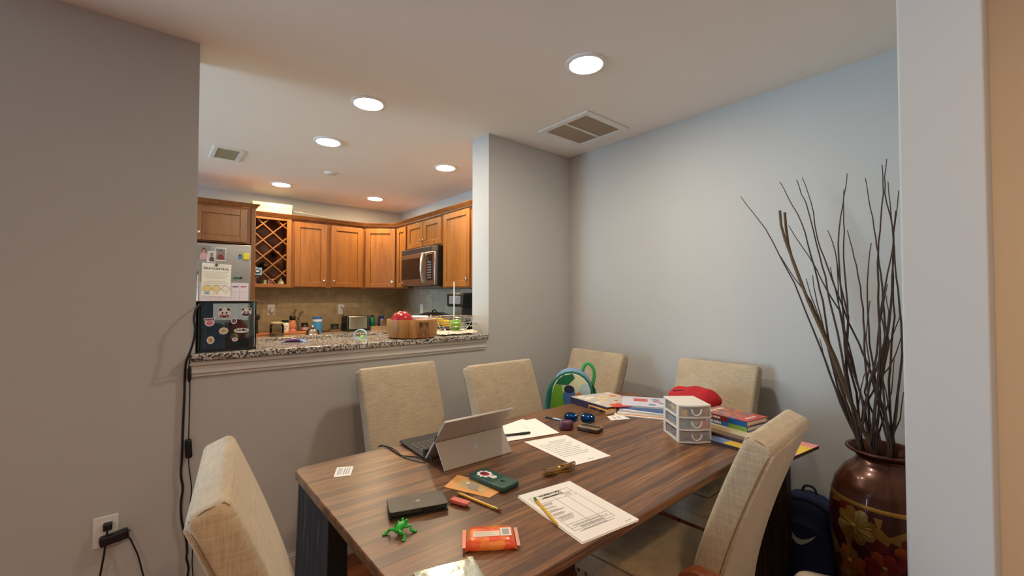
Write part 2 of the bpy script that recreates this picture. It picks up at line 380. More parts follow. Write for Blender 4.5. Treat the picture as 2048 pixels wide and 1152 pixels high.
for i in range(48):
    x = -.168+.336*i/47; b.add([(x-.002, -.17, -.0075), (x+.002, -.17, -.0056), (x+.002, .17, -.0056), (x-.002, .17, -.0075)], [(0, 1, 2, 3)])
out('louvre_panel', b, mat((206, 194, 176), .6, name='grille_grey'), t)
out('backing', M().box(-.17, .17, -.17, .17, -.0055, 0), mat((222, 206, 184), .8, var=.08, scale=150), t)
t = thing('ceiling_register', 'small white ceiling air register in the kitchen near the left wall end', 'vent', (.437, 3.91, H))
b = M()
for a in ((-.10, .10, -.17, -.14), (-.10, .10, .14, .17), (-.10, -.07, -.14, .14), (.07, .10, -.14, .14)): b.box(a[0], a[1], a[2], a[3], -.008, 0)
out('frame', b, WHITEP, t, bevel=.002)
b = M()
for i in range(9): y = -.13+.26*i/8; b.add([(-.07, y-.012, -.008), (.07, y-.012, -.008), (.07, y+.006, -.0046), (-.07, y+.006, -.0046)], [(0, 1, 2, 3)])
out('louvre_panel', b, mat((186, 176, 150), .5), t)
out('backing', M().box(-.07, .07, -.14, .14, -.0045, 0), mat((196, 190, 160), .8), t)
t = thing('smoke_alarm', 'small round ceiling smoke alarm between two kitchen lights', 'alarm', (1.209, 3.928, H))
out('body', M().lathe([(.050, 0), (.050, -.008), (.044, -.012), (.002, -.013)], 32), WHITEP, t)
out('sensor_ring', M().lathe([(.030, -.012), (.030, -.015), (.02, -.016), (.001, -.016)], 24), TRIM, t)

# ------------------------------------------------------------------ wall outlets and cords
OUTW = mat((232, 230, 226), .4, var=.01, name='outlet_plastic')
def outlet(label, loc, rot, name='wall_outlet', sw=False):
    t = thing(name, label, 'outlet', loc, rot)          # faces -y locally
    out('cover_plate', M().box(-.036, .036, -.006, 0, -.058, .058), OUTW, t, bevel=.003)
    if sw:
        out('rocker', M().box(-.014, .014, -.009, -.005, -.03, .03), WHITEP, t, bevel=.002)
    else:
        for z in (-.024, .024):
            s = out('socket', M().box(-.017, .017, -.008, -.005, z-.014, z+.014), WHITEP, t, bevel=.003)
            b = M(); b.box(-.008, -.006, -.0086, -.0079, z-.004, z+.005); b.box(.006, .008, -.0086, -.0079, z-.004, z+.005); b.cyl((0, -.0079, z-.009), (0, -.0086, z-.009), .0025, n=8)
            out('slots', b, BLACKM, s)
    return t
outlet('white wall outlet with two black plugs, low on the left wall', (-.117, YW, .437), 0)
t = thing('power_plug', 'small square black plug in the upper socket of the low wall outlet', 'plug', (-.110, YW-.009, .461))
out('plug_body', M().box(-.013, .013, -.028, 0, -.013, .013), BLACK, t, bevel=.004)
pts = [at(x, y, 'y', YW-.035) for x, y in ((212, 1060), (212, 1080), (208, 1110), (200, 1152))]
pts[0] = Vector((-.110, YW-.03, .455))
pts += [Vector((-.135, YW-.05, .20)), Vector((-.16, YW-.06, .02))]
out('cord', M().tube([p-Vector((-.110, YW-.009, .461)) for p in pts], .0035), BLACK, t)
t = thing('power_adapter', 'long black power adapter plugged sideways in the low wall outlet', 'plug', (-.095, YW-.009, .413))
out('adapter_body', M().box(-.038, .046, -.032, 0, -.018, .018), BLACK, t, bevel=.006, rot=(0, R(-8), 0))
pts = [Vector((-.045, YW-.025, .423)), at(248, 1062, 'y', YW-.03), at(262, 1080, 'y', YW-.03), at(276, 1110, 'y', YW-.035), at(287, 1152, 'y', YW-.04), Vector((.0, YW-.05, .1)), Vector((.03, YW-.07, .01))]
out('cord', M().tube([p-Vector((-.095, YW-.009, .413)) for p in pts], .0028), BLACK, t)
outlet('white tile outlet with a round night light, above the cutting board', (1.002, YK-.008, 1.20), 0)
b = M(); b.ell((0, 0, 0), (.030, .022, .034)); o = out('night_light', b, mat((226, 214, 206), .4), None, (1.008, YK-.034, 1.195)); tag(o, 'small rounded night light plugged into the backsplash outlet on the left', 'night light')
outlet('white tile outlet with a black plug, above the toaster', (1.743, YK-.008, 1.195), 0)
outlet('white switch plate on the right kitchen backsplash behind the bowl', (XR-.008, 4.66, 1.20), -PI/2, 'wall_switch', True)

def wob(pts, n=1):
    r = [Vector(p) for p in pts]
    for _ in range(2):
        q = [r[0]]
        for a, c in zip(r, r[1:]): q += [a*.75+c*.25, a*.25+c*.75]
        q.append(r[-1]); r = q
    return r
yc = YW-.014
raw = [(390, 612), (383, 620), (387, 640), (391, 655), (388, 680), (381, 702), (372, 722), (370, 745), (369, 790), (366, 850), (364, 920), (361, 952), (367, 975), (361, 1005), (363, 1045), (372, 1072), (375, 1105), (372, 1115), (378, 1135), (375, 1152)]
P3 = [at(x, y, 'y', (2.215 if y < 730 else yc)) for x, y in raw]
P3[0] = Vector((.175, 2.30, BARZ+.213)); P3[1] = Vector((.150, 2.25, BARZ+.20))
P3 += [Vector((.135, yc-.01, .10)), Vector((.13, yc-.03, .01))]
o = out('aquarium_power_cord', M().tube(wob(P3), .0045), BLACK); tag(o, 'thick black cord hanging down the wall from the fish tank lid', 'cord')
raw2 = [(380, 700), (379, 715), (380, 735)]
t = thing('lamp_cord', 'thin black cord with inline switch hanging below the fish tank', 'cord', (0, 0, 0))
a = [at(x, y, 'y', 2.215 if y < 715 else yc-.004) for x, y in ((384, 690), (380, 712), (379, 728), (380, 765), (379, 820), (377, 880), (377, 925), (380, 950), (384, 978), (380, 1005), (379, 1035), (384, 1065), (385, 1100), (384, 1130), (386, 1152))] + [Vector((.165, yc-.01, .05))]
out('cord', M().tube(wob(a), .0022), BLACK, t)
p = at(377, 897, 'y', yc-.006); out('inline_switch', M().box(-.012, .012, -.010, .010, -.040, .040), BLACK, t, p, bevel=.007, rot=(0, R(-3), 0))
p = at(379, 748, 'y', yc-.006); out('connector', M().tube([(0, 0, -.035), (0, 0, -.02), (0, 0, .02), (0, 0, .035)], [.003, .007, .007, .003], 10), BLACK, t, p)

# ------------------------------------------------------------------ bar top, kitchen counters
o = out('bar_countertop', M().box(.135, 1.700, 2.238, 2.66, BARZ-.030, BARZ), GRANITE, bevel=.006, seg=3); tag(o, 'speckled granite bar top on the half wall between dining room and kitchen', 'countertop')
# base cabinets
def door(parent, x0, x1, z0, z1, knob=None, y=0, frame=.055, name='door'):
    b = M(); t = .02; f = frame
    b.box(x0, x0+f, y-t, y, z0, z1); b.box(x1-f, x1, y-t, y, z0, z1); b.box(x0+f, x1-f, y-t, y, z0, z0+f); b.box(x0+f, x1-f, y-t, y, z1-f, z1)
    b.box(x0+f, x1-f, y-t+.011, y, z0+f, z1-f)
    d = out(name, b, MAPLE, parent, bevel=.003)
    if knob:
        kx = x0+.028 if 'l' in knob else x1-.028; kz = z1-.05 if 't' in knob else z0+.065
        k = M(); k.tube([(kx, y-t, kz), (kx, y-t-.012, kz), (kx, y-t-.016, kz), (kx, y-t-.024, kz), (kx, y-t-.027, kz)], [.005, .005, .014, .014, .008], 16)
        out('knob', k, CHROME, d)
    return d
def cabinet(name, label, loc, rot, w_, z0, z1, d, doors, cat='cabinet', body=None):
    t = thing(name, label, cat, loc, rot)
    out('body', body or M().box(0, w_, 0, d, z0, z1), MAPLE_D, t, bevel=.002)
    for dd in doors: door(t, *dd)
    return t
t = cabinet('base_cabinet', 'long wooden base cabinet under the back kitchen counter', (.76, 4.63, 0), 0, 1.75, .09, .915, .595, [(.02, .44, .1, .7, 'rt'), (.46, .88, .1, .7, 'lt'), (.90, 1.30, .1, .7, 'rt')])
o = out('kitchen_countertop', M().prism([(.76, 4.60), (1.90, 4.60), (1.90, 2.95), (XR-.009, 2.95), (XR-.009, YK-.009), (.76, YK-.009)], .915, .950), GRANITE, bevel=.005); tag(o, 'speckled granite kitchen counter running under the wall cabinets', 'countertop')
KZ = .950
cabinet('base_cabinet', 'wooden base cabinet under the counter on the right kitchen wall', (1.93, 4.585, 0), -PI/2, 1.60, .09, .915, .57, [(.02, .5, .1, .7, 'rt'), (.52, 1.0, .1, .7, 'lt')])

# ------------------------------------------------------------------ wall cabinets
ZC0, ZC1 = 1.437, 2.165
YF, XF = 4.925, 2.205
t = cabinet('fridge_top_cabinet', 'deep wooden cabinet above the refrigerator', (-.25, 4.58, 0), 0, .955, 1.825, ZC1, .64, [(.53, .925, 1.835, 2.135, 'l')])
o = out('cabinet_side_panel', M().box(.706, .742, 4.56, YK-.002, 0.0, ZC1), MAPLE_D, bevel=.002); tag(o, 'tall wooden end panel between the refrigerator and the wine rack', 'panel')
# wine rack
t = thing('wine_rack_cabinet', 'wooden wall cabinet with open diagonal lattice wine rack', 'wine rack', (.745, YF, 0))
WW = .38; b = M(); F = .032
b.box(0, WW, .285, .300, ZC0, ZC1); b.box(0, .018, 0, .285, ZC0, ZC1); b.box(WW-.018, WW, 0, .285, ZC0, ZC1); b.box(.018, WW-.018, 0, .285, ZC0, ZC0+.018); b.box(.018, WW-.018, 0, .285, ZC1-.018, ZC1)
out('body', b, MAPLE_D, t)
b = M(); b.box(0, F, -.018, 0, ZC0, ZC1); b.box(WW-F-.012, WW, -.018, 0, ZC0, ZC1); b.box(F, WW-F-.012, -.018, 0, ZC0, ZC0+.035); b.box(F, WW-F-.012, -.018, 0, ZC1-.035, ZC1)
out('face_frame', b, MAPLE, t, bevel=.002)
lx0, lx1, lz0, lz1 = F, WW-F-.012, ZC0+.035, ZC1-.035
LW = lx1-lx0; LH = lz1-lz0
def clipseg(x0, z0, x1, z1):
    t0, t1 = 0.0, 1.0; dx, dz = x1-x0, z1-z0
    for p_, q_ in ((-dx, x0-lx0), (dx, lx1-x0), (-dz, z0-lz0), (dz, lz1-z0)):
        if abs(p_) < 1e-9:
            if q_ < 0: return None
        else:
            r_ = q_/p_
            if p_ < 0: t0 = max(t0, r_)
            else: t1 = min(t1, r_)
    if t0 >= t1: return None
    return (x0+dx*t0, z0+dz*t0, x0+dx*t1, z0+dz*t1)
sp = .2*LW/.2*.595; step = LW*.985*.6
b = M(); hw = .0055
for s_ in (1, -1):
    for k in range(-6, 12):
        c0 = lz0 + LH*.05 + k*.166
        seg = clipseg(lx0-.5, c0-s_*.5*.92, lx0+.9, c0+s_*.9*.92)
        if not seg: continue
        x0, z0, x1, z1 = seg; d = Vector((x1-x0, 0, z1-z0)); 
        if d.length < .03: continue
        n_ = Vector((-d.z, 0, d.x)).normalized()*hw
        A, B = Vector((x0, 0, z0)), Vector((x1, 0, z1)); D = Vector((0, .09 if s_ > 0 else .088, 0)); o_ = Vector((0, .002 if s_ > 0 else .004, 0))
        b.loft([[A-n_+o_, B-n_+o_, B+n_+o_, A+n_+o_], [A-n_+D, B-n_+D, B+n_+D, A+n_+D]])
out('lattice', b, MAPLE, t)
# things kept in the wine rack
def label_box(name, label, cat, loc, size, cols, parent=None, rot=0, txt=None, tcol=None, ts=.02):
    t = thing(name, label, cat, loc, rot); w_, d_, h_ = size
    out('carton', M().box(-w_/2, w_/2, -d_/2, d_/2, 0, h_), mat(cols[0], .5), t, bevel=.002)
    if len(cols) > 1: out('printed_panel', M().box(-w_*.32, w_*.32, -d_/2-.0006, -d_/2, h_*.25, h_*.78), mat(cols[1], .5), t)
    if txt: text(txt, ts, mat(tcol or (240, 240, 240), .5), t, (0, -d_/2-.001, h_*.5), (PI/2, 0, 0))
    return t
wz = ZC0+.019
t = thing('snack_tin', 'blue box with dark round emblem in the lower left of the wine rack', 'box', (.823, YF+.018, ZC0+.122), R(-6))
out('carton', M().box(-.038, .038, -.03, .03, 0, .075), mat((120, 168, 210), .45), t, bevel=.003)
out('emblem', M().prism(circ(0, 0, .027, .022, 24), 0, .0008), mat((30, 38, 60), .5), t, (0, -.0302, .038), (PI/2, 0, 0))
out('emblem_pale_oval', M().prism(circ(0, 0, .017, .008, 16), 0, .0008), mat((225, 230, 235), .5), t, (.0, -.0312, .040), (PI/2, 0, 0))  # pale oval laid over the dark emblem
label_box('small_carton', 'small purple carton at the bottom left of the wine rack', 'box', (.800, YF+.05, wz), (.036, .05, .075), [(74, 66, 130), (90, 90, 160)])
t = thing('spice_bottle', 'small pale yellow capped bottle at the bottom of the wine rack', 'bottle', (.897, YF+.05, wz))
out('body', M().lathe([(.016, 0), (.017, .03), (.015, .042)], 20), mat((222, 216, 170), .4), t); out('cap', M().lathe([(.014, .042), (.014, .058), (.002, .059)], 20), mat((190, 214, 150), .5), t)
label_box('small_carton', 'small pink and white carton at the bottom middle of the wine rack', 'box', (.945, YF+.045, wz), (.046, .04, .068), [(214, 178, 180), (186, 120, 130)])
t = thing('garlic_bulb', 'pale garlic bulb shaped ornament at the bottom right of the wine rack', 'garlic', (1.045, YF+.06, wz))
out('bulb', M().lathe([(.006, 0), (.030, .006), (.037, .024), (.030, .046), (.012, .062), (.005, .078)], 20), mat((214, 204, 160), .5), t); out('stem', M().cyl((0, 0, .076), (.004, 0, .092), .004, .003, 8), mat((190, 176, 130), .6), t)
for i, (x, z, l) in enumerate(((1.010, 1.80, 'dark wine bottle lying in the upper right of the wine rack'), (.90, 1.668, 'dark wine bottle lying in the centre left of the wine rack'))):
    t = thing('wine_bottle', l, 'bottle', (x, YF+.055, z), group='wine bottles in the rack')
    out('glass', M().tube([(0, 0, 0), (0, .005, 0), (0, .07, 0), (0, .10, 0), (0, .215, 0)], [.014, .0145, .016, .036, .036], 20), mat((28, 26, 16), .1, coat=.5, name='bottle_glass'), t)
    out('foil_cap', M().tube([(0, -.004, 0), (0, .03, 0)], [.016, .016], 16), mat((150, 120, 80) if i == 0 else (90, 60, 40), .3, .8), t)

t = cabinet('wall_cabinet', 'wooden two-door wall cabinet right of the wine rack', (1.125, YF, 0), 0, .775, ZC0, ZC1, .30, [(.030, .352, ZC0+.012, ZC1-.03, 'r'), (.403, .752, ZC0+.012, ZC1-.03, 'l')])
# diagonal corner cabinet
p0, p1 = Vector((1.902, YF, 0)), Vector((XF, 4.69, 0)); dv = p1-p0; wd = dv.length; an = math.atan2(dv.y, dv.x)
t = thing('corner_wall_cabinet', 'wooden corner wall cabinet with one angled door', 'cabinet', p0, an)
inv = Matrix.Rotation(-an, 3, 'Z'); poly = [inv @ (Vector(q)-p0) for q in ((1.902, YF, 0), (XF, 4.69, 0), (XR-.002, 4.69, 0), (XR-.002, YK-.002, 0), (1.902, YK-.002, 0))]
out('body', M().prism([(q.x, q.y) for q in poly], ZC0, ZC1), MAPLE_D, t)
door(t, .022, wd-.022, ZC0+.012, ZC1-.03, 'r')
# right wall: local x runs towards -Y
t = cabinet('wall_cabinet', 'narrow wooden wall cabinet between the corner cabinet and the microwave', (XF, 4.685, 0), -PI/2, .265, ZC0, ZC1, .31, [(.02, .242, ZC0+.012, ZC1-.03)])
t = cabinet('wall_cabinet', 'short wooden two-door cabinet directly above the microwave', (XF, 4.418, 0), -PI/2, .758, 1.855, ZC1, .31, [(.02, .366, 1.870, ZC1-.03, 'r'), (.384, .735, 1.870, ZC1-.03, 'l')])
t = cabinet('wall_cabinet', 'tall wooden wall cabinet right of the microwave, half behind the wall end', (XF, 3.658, 0), -PI/2, .50, ZC0-.012, ZC1, .31, [(.025, .475, ZC0, ZC1-.02, 'r')])
t = cabinet('wall_cabinet', 'wooden wall cabinet hidden behind the wall end beside the coffee maker', (XF, 3.156, 0), -PI/2, .66, ZC0-.012, ZC1, .31, [(.02, .32, ZC0, ZC1-.02, 'r'), (.34, .64, ZC0, ZC1-.02, 'l')])
# crown moulding
def crown(path, label):
    prof = [(0, 0), (-.008, 0), (-.012, .012), (-.030, .026), (-.034, .036), (0, .036)]
    rings = []
    for i, (x, y, nx, ny) in enumerate(path):
        rings.append([(x - q*nx, y - q*ny, ZC1-.004+z) for q, z in prof])
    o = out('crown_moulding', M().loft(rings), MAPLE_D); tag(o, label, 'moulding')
crown([(.745, YF-.02, 0, -1), (1.905, YF-.02, .1, -1), (XF-.02, 4.68, -1, -.1), (XF-.02, 2.52, -1, 0)], 'wooden crown moulding along the tops of the wall cabinets')
crown([(-.25, 4.56, 0, -1), (.742, 4.56, .9, -1), (.742, 4.88, 1, 0)], 'wooden crown moulding around the cabinet over the refrigerator')

# microwave
t = thing('microwave', 'stainless over-range microwave with curved handle', 'microwave', (2.205, 4.418, 0), -PI/2)
mw, mz0, mz1 = .745, 1.452, 1.852
out('body', M().box(0, mw, -.055, .31, mz0, mz1), mat((20, 20, 22), .35), t, bevel=.004)
out('front_panel', M().box(.003, mw-.003, -.085, -.055, mz0+.004, mz1-.060), STEEL, t, bevel=.006)
b = M(); b.box(.003, mw-.003, -.080, -.055, mz1-.058, mz1-.002); out('vent_grille', b, mat((122, 116, 110), .35, .7), t, bevel=.002)
b = M()
for i in range(5): b.box(.03, mw-.07, -.083, -.080, mz1-.054+i*.0095, mz1-.050+i*.0095)
out('vent_slots', b, BLACKM, t)
out('window', M().box(.035, .50, -.087, -.084, mz0+.075, mz1-.105), mat((30, 24, 21), .12), t, bevel=.001)
g = out('control_panel', M().box(.575, .70, -.087, -.084, mz0+.055, mz1-.085), mat((22, 20, 22), .15), t, bevel=.001)
b = M()
for i in range(7):
    for j in range(3): b.box(.600+j*.028, .618+j*.028, -.0884, -.0868, mz0+.075+i*.026, mz0+.087+i*.026)
out('buttons', b, mat((120, 120, 122), .4), g)
b = M(); pts = [(.530, -.085-.045*math.sin(PI*i/12)**.6, mz0+.035+.30*i/12) for i in range(13)]
pts = [(x + .030*(math.sin(PI*i/12)-.5), y, z) for i, (x, y, z) in enumerate(pts)]
b.tube(pts, [.014]*13, 12); out('handle', b, mat((205, 202, 198), .25, 1), t)
out('logo_badge', M().tube([(.04, -.085, mz0+.045), (.04, -.0875, mz0+.045)], [.014, .014], 16), mat((200, 198, 190), .3, .8), t)
out('underside', M().box(.20, mw-.01, -.03, .25, mz0-.025, mz0), mat((96, 82, 64), .5), t)

# things on top of the cabinets
BOXM = mat((188, 180, 150), .7, var=.02)
t = thing('storage_box', 'lower of two flat white boxes on top of the wine rack cabinet', 'box', (.955, 5.03, ZC1+.033), R(-3), group='white boxes on the cabinets')
out('carton', M().box(-.175, .175, -.12, .12, 0, .052), BOXM, t, bevel=.002)
out('script_print', M().tube([(-.06+.012*i, -.1206, .026+.008*math.sin(i*1.9)+.004*math.sin(i*.8)) for i in range(11)], .0012, 5), mat((96, 84, 66), .7), t)
t = thing('storage_box', 'upper of two flat white boxes on top of the wine rack cabinet', 'box', (.952, 5.03, ZC1+.0855), R(-2), group='white boxes on the cabinets')
out('carton', M().box(-.178, .178, -.122, .122, 0, .050), BOXM, t, bevel=.002)
out('lid_flap', M().box(-.180, .180, -.1235, -.122, .012, .050), BOXM, t)
t = thing('plastic_tray', 'clear plastic tray on top of the wall cabinet beside the white boxes', 'tray', (1.34, 5.02, ZC1+.033))
b = M(); b.tube([(-.19, -.09, .045), (.17, -.09, .022), (.17, .09, .022), (-.19, .09, .045)], .004, 8, loop=True); b.tube([(-.17, -.08, .002), (.15, -.08, .002), (.15, .08, .002), (-.17, .08, .002)], .003, 8, loop=True)
out('rim', b, mat((200, 192, 176), .2), t)
b = M(); b.loft([[(-.17, -.08, 0), (.15, -.08, 0), (.15, .08, 0), (-.17, .08, 0)], [(-.19, -.09, .045), (.17, -.09, .022), (.17, .09, .022), (-.19, .09, .045)]], cap=False); b.quad((-.17, -.08, 0), (.15, -.08, 0), (.15, .08, 0), (-.17, .08, 0))
out('shell', b, GLASS, t)

# ------------------------------------------------------------------ refrigerator
FRX0, FRX1, FRY, FRZ = -.225, .690, 4.47, 1.80
t = thing('refrigerator', 'stainless side-by-side refrigerator covered with photos and papers', 'refrigerator', (0, 0, 0))
out('body', M().box(FRX0, FRX1, FRY+.03, YK-.01, .01, FRZ-.012), mat((92, 90, 88), .5), t)
FST = steel((150, 150, 150), .34)
d1 = out('door', M().box(FRX0, .265, FRY-.035, FRY+.028, .06, FRZ), FST, t, bevel=.008)
d2 = out('door', M().box(.273, FRX1, FRY-.035, FRY+.028, .06, FRZ), FST, t, bevel=.008)
for d, x in ((d1, .235), (d2, .305)):
    b = M(); z0, z1 = .65, 1.55; b.tube([(x, FRY-.035, z0), (x, FRY-.075, z0+.03), (x, FRY-.08, (z0+z1)/2), (x, FRY-.075, z1-.03), (x, FRY-.035, z1)], .010, 10); out('handle', b, CHROME, d)
fy = FRY-.035
def flatp(name, label, cat, px, m, y=fy, th=.001, group=None, off=0):      # flat item held on the fridge door, px corner list
    pts = [at(x, yy, 'y', y) for x, yy in px]; c = sum(pts, Vector())/len(pts)
    t = thing(name, label, cat, (c.x, y-off, c.z), group=group)
    b = M(); b.loft([[(p.x-c.x, -th, p.z-c.z) for p in pts], [(p.x-c.x, 0, p.z-c.z) for p in pts]])
    out('sheet', b, m, t, flat=True); return t, c
def shp(t, poly, m, y, name='print', th=.0004):
    b = M(); b.loft([[(x, y-th, z) for x, z in poly], [(x, y, z) for x, z in poly]]); return out(name, b, m, t, flat=True)
def photo(label, px, bgc, shirt, off=0, hair=(40, 28, 22), border=True):
    t, c = flatp('photo_print', label, 'photo', px, mat((214, 210, 206) if border else bgc, .35), off=off)
    ps = [at(x, yy, 'y', fy) for x, yy in px]; w_ = (ps[1].x-ps[0].x)/2; h_ = (ps[0].z-ps[3].z)/2
    k = .86 if border else .97
    shp(t, [(-w_*k, -h_*k), (w_*k, -h_*k), (w_*k, h_*k), (-w_*k, h_*k)], mat(bgc, .35, var=.15), -.0011, 'picture')
    cx = w_*.05
    shp(t, [(cx-w_*.55, -h_*k), (cx+w_*.6, -h_*k), (cx+w_*.5, -h_*.25), (cx+w_*.15, h_*.02), (cx-w_*.15, h_*.02), (cx-w_*.45, -h_*.25)], mat(shirt, .5), -.0016, 'shirt')
    shp(t, [(cx+x, z) for x, z in circ(0, h_*.34, w_*.28, h_*.34)], mat(hair, .5), -.0020, 'hair')
    shp(t, [(cx+x, z) for x, z in circ(0, h_*.26, w_*.20, h_*.26)], mat((176, 122, 98), .5), -.0025, 'face')
flatp('whiteboard_calendar', 'pale lilac weekly calendar sheet on the refrigerator, mostly behind the tank', 'calendar', [(388, 564), (497, 566), (496, 640), (388, 640)], mat((206, 194, 204), .45, var=.02))
tt, cc = bpy.data.objects['whiteboard_calendar'], None
b = M()
for x in (.19-.17*i/2 for i in range(5)): pass
co = tt.location
for px_ in (420, 440, 462, 479): 
    p = at(px_, 590, 'y', fy); b.box(p.x-co.x-.001, p.x-co.x+.001, -.0016, -.0011, -.15, .15)
for py_ in (584, 596, 610):
    p = at(440, py_, 'y', fy); b.box(-.20, .20, -.0016, -.0011, p.z-co.z-.001, p.z-co.z+.001)
out('grid_lines', b, mat((160, 150, 164), .5), tt)
for px_, c_ in ((471, (56, 50, 110)), (487, (176, 60, 90)), (391, (90, 80, 90))):
    p = at(px_, 573.5, 'y', fy); out('day_label', M().box(-.022, .022, -.0018, -.0011, -.005, .005), mat(c_, .5), tt, (p.x-co.x, 0, p.z-co.z))
photo('photo print of a person in pink beside a pot, top left on the refrigerator', [(392, 490), (422, 492), (419, 520), (393, 518)], (128, 124, 122), (196, 150, 156), off=.0002, border=False)
photo('photo print of a person in dark red, top middle on the refrigerator', [(430, 495), (453, 496), (451, 522), (429, 521)], (118, 122, 128), (112, 26, 30), off=.0002, hair=(58, 30, 20))
photo('small photo print of a person in plaid, overlapping the two other photos', [(415, 502), (433, 503), (430, 525), (413, 524)], (186, 182, 178), (74, 52, 60), off=.004)
t, c = flatp('worksheet', 'white SELF-CONTROL worksheet with drawn children, held on the refrigerator', 'paper', [(404, 525), (463, 530), (460, 594), (401, 591)], mat((222, 218, 208), .7, var=.02), off=.004)
text('SELF-CONTROL', .0255, INK, t, (.0, -.0016, .095), (PI/2, R(2), 0), bold=.0006)
b = M()
for i in range(8):
    if i == 4: continue
    hw = .085 if i % 2 == 0 else .07; b.box(-hw, hw, -.0016, -.0011, .066-i*.0165, .069-i*.0165)
b.box(-.106, -.105, -.0016, -.0011, -.11, .115); b.box(.105, .106, -.0016, -.0011, -.11, .115); b.box(-.106, .106, -.0016, -.0011, .115, .116)
out('text_lines', b, INKL, t)
for i, (x, hc, sc_) in enumerate(((-.065, (214, 190, 120), (130, 165, 205)), (.0, (214, 196, 140), (210, 204, 196)), (.068, (214, 208, 200), (216, 210, 202)))):
    shp(t, circ(x, -.075, .030, .027), mat((70, 62, 60), .6), -.0012, 'outline'); shp(t, circ(x, -.075, .0275, .0245), mat(hc, .6), -.0017, 'head')
    shp(t, [(x-.022, -.122), (x+.022, -.122), (x+.012, -.099), (x-.012, -.099)], mat(sc_, .6), -.0017, 'shirt')
    shp(t, [(x-.001, -.122), (x+.001, -.122), (x+.012, -.10), (x+.010, -.10)], mat((70, 62, 60), .6), -.0021, 'outline')
p = at(433, 530, 'y', fy); o = out('magnet', M().tube([(0, 0, 0), (0, -.012, 0)], [.012, .010], 12), mat((60, 66, 52), .5), None, (p.x, fy-.0052, p.z)); tag(o, 'dark round magnet holding the SELF-CONTROL sheet', 'magnet')
p = at(492, 513, 'y', fy); o = out('whiteboard_eraser', M().box(-.022, .022, -.022, 0, -.030, .030), mat((222, 204, 30), .6), None, (p.x, fy, p.z), bevel=.005); tag(o, 'bright yellow magnetic eraser at the right edge of the refrigerator', 'eraser')
p = at(480, 514, 'y', fy); t = thing('clip_magnet', 'small blue clip magnet left of the yellow eraser', 'magnet', (p.x, fy, p.z), 0)
out('clip', M().box(-.009, .009, -.012, 0, -.018, .012), mat((50, 96, 160), .4), t, bevel=.003); out('clip_head', M().box(-.010, .010, -.014, 0, .012, .022), mat((20, 24, 40), .4), t, bevel=.003)
p = at(475, 555.5, 'y', fy); t = thing('marker_pen', 'green dry-erase marker held sideways on the refrigerator', 'marker', (p.x, fy-.010, p.z))
out('barrel', M().tube([(-.028, 0, 0), (.014, 0, 0)], .0085, 12), mat((24, 110, 66), .4), t); out('cap', M().tube([(.014, 0, 0), (.030, 0, 0), (.034, 0, 0)], [.0092, .0092, .007], 12), BLACK, t)

# ------------------------------------------------------------------ back counter items
def put(px, py, yv): p = at(px, py, 'y', yv); return p.x
t = thing('cutting_board', 'long wooden cutting board leaning low along the back counter', 'cutting board', (1.06, 5.02, KZ))
out('board', M().prism(rrect(-.30, .27, -.12, .12, .02), 0, .022), BOARDW, t, bevel=.004); out('foot', M().box(.20, .235, -.115, -.09, .0, .0215), BLACKM, t)
x = 1.00
t = thing('storage_jar', 'clear glass jar with lid standing before the cutting board', 'jar', (.975, 4.80, KZ))
out('glass_body', M().lathe([(.060, .002), (.064, .01), (.064, .10), (.056, .115), (.056, .122)], 28, cap=False), GLASS, t)
out('contents', M().lathe([(.058, .004), (.059, .030), (.002, .032)], 24), mat((196, 160, 130), .8, var=.3), t)
out('lid', M().lathe([(.058, .122), (.062, .126), (.062, .135), (.03, .142), (.002, .143)], 28), mat((200, 186, 140), .25), t)
def bottle(name, label, cat, loc, prof, col, cap, capprof, lbl=None, lblprof=None, rough=.3):
    t = thing(name, label, cat, loc)
    out('body', M().lathe(prof, 24), mat(col, rough), t); out('cap', M().lathe(capprof, 24), mat(cap, .4), t)
    if lbl: out('paper_label', M().lathe(lblprof, 24, cap=False), mat(lbl, .6), t)
    return t
xb = at(569, 660, 'y', 5.0).x
bz = KZ+.0225
t = bottle('spice_jar', 'white labelled jar with black lid behind the glass jar', 'jar', (xb, 4.98, bz), [(.036, 0), (.038, .005), (.038, .09), (.030, .10)], (225, 220, 205), (24, 22, 20), [(.033, .10), (.034, .125), (.002, .127)], (232, 226, 208), [(.0386, .018), (.0386, .082)])
text('Garlic', .020, INK, t, (-.006, -.0392, .060), (PI/2, 0, 0)); text('Salt', .020, INK, t, (-.006, -.0392, .036), (PI/2, 0, 0))
xb = at(584, 655, 'y', 4.98).x
bottle('salt_grinder', 'pink salt grinder bottle with tall black cap', 'grinder', (xb+.004, 4.98, bz), [(.036, 0), (.038, .01), (.030, .030), (.037, .05), (.036, .075), (.029, .11), (.028, .122)], (202, 128, 98), (16, 15, 15), [(.026, .122), (.029, .128), (.029, .165), (.027, .168), (.002, .168)], rough=.15)
xb = at(611, 655, 'y', 5.02).x
t = bottle('jam_jar', 'small dark jam jar with pink label', 'jar', (xb, 5.05, KZ), [(.036, 0), (.038, .006), (.038, .08), (.032, .092)], (60, 44, 40), (30, 27, 26), [(.035, .092), (.036, .108), (.002, .110)], (196, 160, 160), [(.0386, .032), (.0386, .062)])
xb = at(632, 655, 'y', 4.93).x
bottle('drink_canister', 'tall blue plastic canister with white band and blue lid', 'canister', (xb+.01, 4.92, KZ), [(.044, 0), (.046, .006), (.046, .130), (.044, .134)], (62, 140, 200), (56, 110, 176), [(.047, .150), (.048, .155), (.048, .178), (.002, .181)], (228, 232, 236), [(.0475, .126), (.0475, .150)])
xb = at(625, 668, 'y', 4.72).x
t = thing('steel_bowl_lid', 'small domed stainless lid standing in front of the blue canister', 'lid', (xb, 4.72, KZ))
